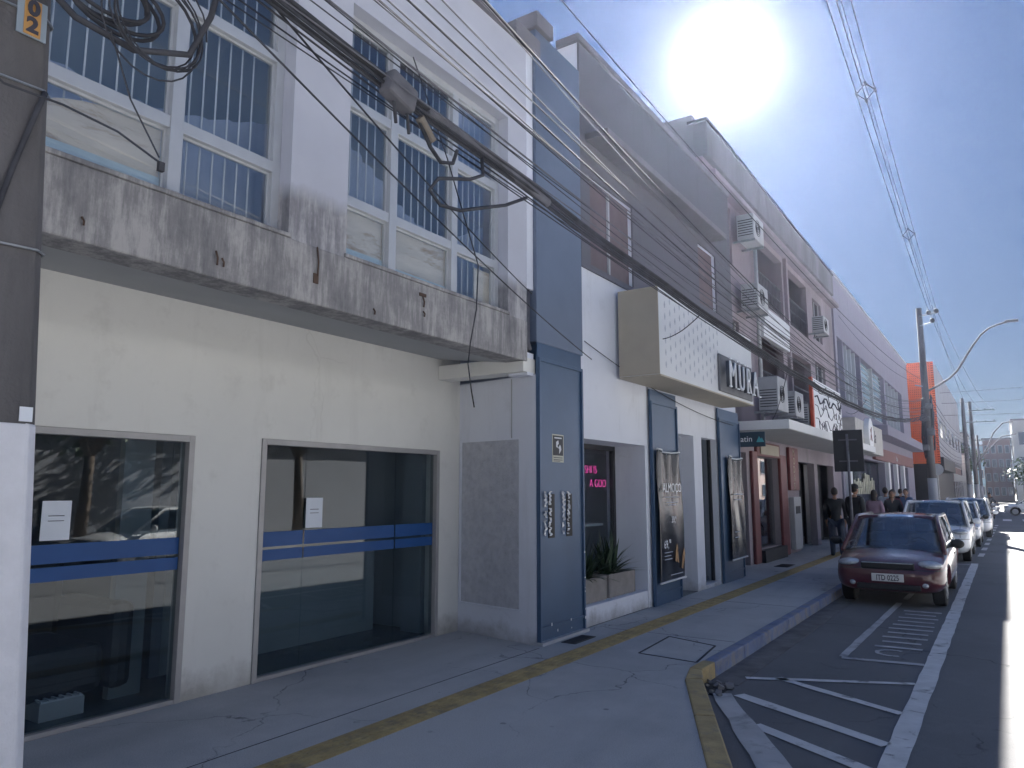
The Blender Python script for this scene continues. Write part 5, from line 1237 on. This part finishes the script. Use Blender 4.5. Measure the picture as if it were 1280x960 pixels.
    for k in (-1, 1): MB().tube([(k*.02, wb+.02, zb_+.05), (k*.35, wb+.13, zb_+.14)], .008, 5).build('wiper', 'black', t)
    return t
def place(t, x, y, rz=0): t.location = (x, y, RZ); t.rotation_euler = (0, 0, R(rz)); return t
M['redpaint'] = paint('maroon_car_paint', (.075, .008, .018)); M['whitepaint'] = paint('white_car_paint', (.82, .84, .87)); M['silver'] = paint('silver_paint', (.62,.65,.70), .2); M['blackpaint'] = paint('black_car_paint', (.012,.013,.016)); M['bluepaint'] = paint('dark_blue_paint', (.03,.05,.10))
red = place(car('dark red hatchback parked first in the row beside the kerb', 'redpaint', 3.85, 1.62, 1.42, plate='ITD 0225', hoodz=.82), -1.68, 13.35)
wc = place(car('white compact minivan parked second behind the dark red hatchback', 'whitepaint', 3.9, 1.68, 1.56, kind='van', hoodz=.92, belt=.95), -1.68, 22.3)
place(car('silver hatchback parked third, mostly hidden behind the white minivan', 'silver', 3.9, 1.66, 1.46, plate=None, detail=False), -1.60, 28.2)
place(car('white hatchback with black grille parked fourth in the row', 'whitepaint', 4.0, 1.72, 1.52, hoodz=.86, detail=False), -1.42, 34.2)
place(car('white car parked fifth in the row', 'whitepaint', 4.1, 1.7, 1.45, detail=False), -1.5, 41.0)
place(car('white sedan driving side on across the far end of the road', 'whitepaint', 4.4, 1.72, 1.42, kind='sedan', name='moving_car', detail=False), -.25, 64.5, -90)
place(car('white sedan parked across the road opposite the shop windows', 'whitepaint', 4.3, 1.72, 1.42, kind='sedan', detail=False), 6.3, 9.0)
place(car('black hatchback parked across the road behind the white sedan', 'blackpaint', 4.0, 1.72, 1.45, detail=False), 6.3, 2.6)

# ------------------------------------------------------------------ people
def skinmesh(name, chains, m, parent, sub=1):
    """chains: list of [(co, radius), ...]; points shared by coordinates are merged"""
    vs = []; rs = []; es = []; idx = {}
    for ch in chains:
        pr = None
        for p, r in ch:
            k = tuple(round(c, 4) for c in p)
            if k not in idx: idx[k] = len(vs); vs.append(p); rs.append(r)
            i = idx[k]
            if pr is not None and pr != i: es.append((pr, i))
            pr = i
    me = bpy.data.meshes.new(name); me.from_pydata(vs, es, []); ob = bpy.data.objects.new(name, me); C.objects.link(ob)
    sk_ = ob.modifiers.new('s', 'SKIN'); sv = me.skin_vertices[0].data
    for i, r in enumerate(rs): sv[i].radius = (r, r) if isinstance(r, float) else r
    sv[0].use_root = True
    ob.modifiers.new('b', 'SUBSURF').levels = sub; ob.modifiers['b'].render_levels = sub
    bake(ob); ob.data.materials.clear(); ob.data.materials.append(M[m] if isinstance(m, str) else m)
    for p in ob.data.polygons: p.use_smooth = True
    ob.parent = parent; org[ob.name] = Vector(); return ob
def person(label, x, y, rz, top, legs, hgt=1.72, stride=.12, armL=.08, armR=-.08, hairm='hair', cap_=None, longhair=False, sit=False, z0=0., wide=1.):
    k = hgt/1.72; t = thing('person', label, 'person', (0, 0, 0)); V = lambda a, b, c: (a*k*wide if abs(a) > .02 else a*k, b*k, c*k)
    pel = V(0, 0, .93); ch = V(0, -.01, 1.25); nk = V(0, 0, 1.46); hd0 = V(0, -.01, 1.53)
    if sit: pel = V(0, .1, .78); ch = V(0, .03, 1.10); nk = V(0, -.04, 1.32); hd0 = V(0, -.05, 1.38)
    dz = nk[2]-1.46*k; dy = nk[1]
    def leg(s_, st):
        if sit: return [(pel, .13*k), (V(s_*.11, .05, .76), .09*k), (V(s_*.20, -.30, .66), .065*k), (V(s_*.20, -.18, .28), .045*k), (V(s_*.20, -.30, .24), .04*k)]
        return [(pel, .13*k), (V(s_*.09, 0, .86), .095*k), (V(s_*.10, -st*.4-.01, .49), .065*k), (V(s_*.10, st*.5+.02, .10), .042*k), (V(s_*.105, st*.5-.03, .045), .045*k), (V(s_*.11, st*.5-.15, .04), .035*k)]
    def arm(s_, sw_):
        a = [(ch, .14*k), ((s_*.17*k*wide, dy, 1.40*k+dz), .058*k), ((s_*.22*k*wide, sw_*.5+dy, 1.14*k+dz), .045*k)]
        w = (s_*.21*k*wide, sw_-.08*k+dy, .92*k+dz) if not sit else (s_*.26*k, -.48*k, 1.02*k)
        return a + [(w, .032*k)], w
    L1 = leg(-1, stride); L2 = leg(1, -stride); A1, w1 = arm(-1, armL); A2, w2 = arm(1, armR)
    chains = [[(pel, .13*k), (V(0, pel[1]/k, pel[2]/k+.15), .115*k), (ch, .14*k), (nk, .06*k), (hd0, .055*k)], L1, L2, A1, A2]
    for s_, wv in ((-1, w1), (1, w2)):
        pm = (wv[0], wv[1]-.01, wv[2]-.07*k); chains.append([(wv, .032*k), (pm, .034*k)])
        for q, (off, ln) in enumerate(((-.03, .065), (-.01, .08), (.01, .075), (.028, .06))):
            b = (pm[0], pm[1]+off*k, pm[2]-.03*k); chains.append([(pm, .034*k), (b, .011*k), (b[0]-s_*.004, b[1], b[2]-ln*.5*k), (b[0]-s_*.015, b[1], b[2]-ln*k)] if False else [(pm, .034*k), (b, .0105*k)])
            chains.append([(b, .0105*k), ((b[0]-s_*.003, b[1]-.002, b[2]-ln*.5*k), .0095*k)]); chains.append([((b[0]-s_*.003, b[1]-.002, b[2]-ln*.5*k), .0095*k), ((b[0]-s_*.016, b[1]-.004, b[2]-ln*k), .008*k)])
        th = (pm[0], pm[1]-.045*k, pm[2]-.01*k); chains.append([(pm, .034*k), (th, .011*k)]); chains.append([(th, .011*k), ((th[0]-s_*.01, th[1]-.015*k, th[2]-.04*k), .009*k)])
    body = skinmesh('body', chains, 'skin', t)
    # head joined to the body mesh
    hc = Vector((0, hd0[1]-.015*k, hd0[2]+.10*k)); hb = MB()
    hb.ball(hc, (.074*k, .092*k, .115*k), 16, 12); hb.ball(hc+Vector((0, -.02, -.06))*k, (.055*k, .065*k, .06*k), 12, 8)
    hb.tube([hc+Vector((0,-.088,.02))*k, hc+Vector((0,-.108,-.018))*k, hc+Vector((0,-.090,-.03))*k], [.008*k,.016*k,.010*k], 6)
    for s_ in (-1, 1): hb.ball(hc+Vector((s_*.076,.005,-.01))*k, (.010*k,.02*k,.032*k), 8, 6)
    hb.tube([hc+Vector((-.022,-.085,-.062))*k, hc+Vector((0,-.092,-.06))*k, hc+Vector((.022,-.085,-.062))*k], .006*k, 5)
    me = body.data; import bmesh as _b; bm = _b.new(); bm.from_mesh(me)
    vv = [bm.verts.new(v) for v in hb.v]
    for f in hb.f:
        try: nf = bm.faces.new([vv[i] for i in dict.fromkeys(f)]); nf.smooth = True
        except Exception: pass
    bm.to_mesh(me); bm.free()
    ey = MB(); 
    for s_ in (-1, 1): ey.ball(hc+Vector((s_*.03,-.082,.012))*k, (.012*k,.010*k,.008*k), 8, 6)
    ey.build('eye', 'ink', t, smooth=True)
    hr = MB().ball(hc+Vector((0,.016,.022))*k, (.084*k,.096*k,.112*k), 16, 10)
    if longhair: hr.ball(hc+Vector((0,.06,-.09))*k, (.075*k,.05*k,.15*k), 12, 8)
    hr.build('hair', hairm, t, smooth=True)
    if cap_:
        c_ = MB().ball(hc+Vector((0,.008,.055))*k, (.092*k,.105*k,.085*k), 16, 8).build('cap', cap_, t, smooth=True)
        MB().box(-.07*k, .07*k, hc.y-.19*k, hc.y-.07*k, hc.z+.045*k, hc.z+.055*k).build('cap_brim', cap_, c_, bevel=.004)
    G = .022*k
    sh_ = [[(V(0, pel[1]/k, pel[2]/k-.09), .17*k), (V(0, pel[1]/k, pel[2]/k+.03), .16*k), (V(0, pel[1]/k, pel[2]/k+.15), .14*k), (ch, .165*k), ((nk[0], nk[1], nk[2]-.03*k), .075*k)]]
    for A in (A1, A2): sh_.append([(ch, .165*k)] + [(p, r+G) for p, r in A[1:]])
    skinmesh('jacket', sh_, top, t)
    tr_ = []
    for Lg in (L1, L2): tr_.append([(pel, .145*k)] + [(p, r+G*.9) for p, r in Lg[1:5]])
    skinmesh('trousers', tr_, legs, t)
    for Lg in (L1, L2):
        p = Lg[-2][0]; q = Lg[-1][0]; MB().ball(((p[0]+q[0])/2, (p[1]+q[1])/2-.01, p[2]), (.052*k, .145*k, .05*k), 12, 8).build('shoe', 'black', t, smooth=True)
    t.location = (x, y, z0); t.rotation_euler = (0, 0, R(rz)); return t
M['jk_dark'] = mat('dark_jacket', (.022,.025,.03), .8, var=.2); M['jk_pink'] = mat('dusty_pink_top', (.30,.20,.26), .85, var=.15); M['jk_red'] = mat('maroon_top', (.18,.05,.07), .85); M['jk_blue'] = mat('blue_top', (.07,.12,.22), .85); M['jean'] = mat('dark_jeans', (.04,.055,.09), .85, var=.2)
person('person in a bulky dark jacket and cap standing by the road sign post', -3.18, 20.3, 150, 'jk_dark', 'jk_dark', 1.80, cap_='jk_dark', wide=1.12)
person('person in a black jacket standing between the shop shutters and the sign post', -3.75, 20.9, 190, 'jk_dark', 'jean', 1.72, stride=.05, wide=1.1)
person('person with dark hair in a dusty pink top walking behind the red car', -3.02, 22.4, 170, 'jk_pink', 'jean', 1.66, longhair=True)
person('person in a maroon top walking beyond the dusty pink top', -2.92, 25.6, 10, 'jk_red', 'jean', 1.68, longhair=True)
person('person in a blue top walking on the pavement nearest the kerb', -2.85, 28.5, -8, 'jk_blue', 'jk_dark', 1.70)
person('person in a black top with long hair between the pink and maroon tops', -2.72, 23.6, 10, 'jk_dark', 'jean', 1.66, longhair=True)
person('person in a white shirt beside the blue top', -3.3, 27.0, 175, 'signwhite', 'jk_dark', 1.74)
person('person in grey clothes farther along the pavement', -3.5, 33, 175, 'jk_dark', 'jean', 1.70)

# ------------------------------------------------------------------ motorcycle with rider, far away on the road
def motorcycle(x, y, rz, label):
    t = thing('motorcycle', label, 'motorcycle', (0, 0, 0))
    for yy in (-.62, .62):
        w = MB().tube([(-.05, yy, .3), (.05, yy, .3)], .3, 20).build('wheel', 'tyre', t); MB().tube([(-.055, yy, .3), (.055, yy, .3)], .18, 14).build('rim', 'rim', w)
    MB().tube([(0,-.55,.85),(0,-.62,.3)], .035, 8).tube([(0,-.45,.85),(0,.1,.62),(0,.5,.45),(0,.62,.3)], .04, 8).build('frame', 'black', t)
    MB().box(-.13, .13, -.35, .12, .62, .9).build('tank', 'redpaint', t, bevel=.06); MB().box(-.14, .14, .1, .75, .70, .80).build('seat', 'black', t, bevel=.04)
    MB().box(-.14, .14, -.2, .25, .25, .60).build('engine', 'cable_grey', t, bevel=.05)
    MB().tube([(-.35,-.4,1.02),(0,-.5,.98),(.35,-.4,1.02)], .018, 6).build('handlebar', 'black', t); MB().ball((0,-.66,.88), (.1,.08,.1)).build('headlight', 'lamp', t, smooth=True)
    t.location = (x, y, RZ); t.rotation_euler = (0, 0, R(rz)); return t
motorcycle(-.95, 57.5, 12, 'motorcycle riding toward the camera before the white crossing sedan')
person('rider in dark clothes and helmet on the motorcycle', -.95, 57.55, 12, 'jk_dark', 'jk_dark', 1.74, sit=True, cap_='jk_dark', z0=RZ+.02)
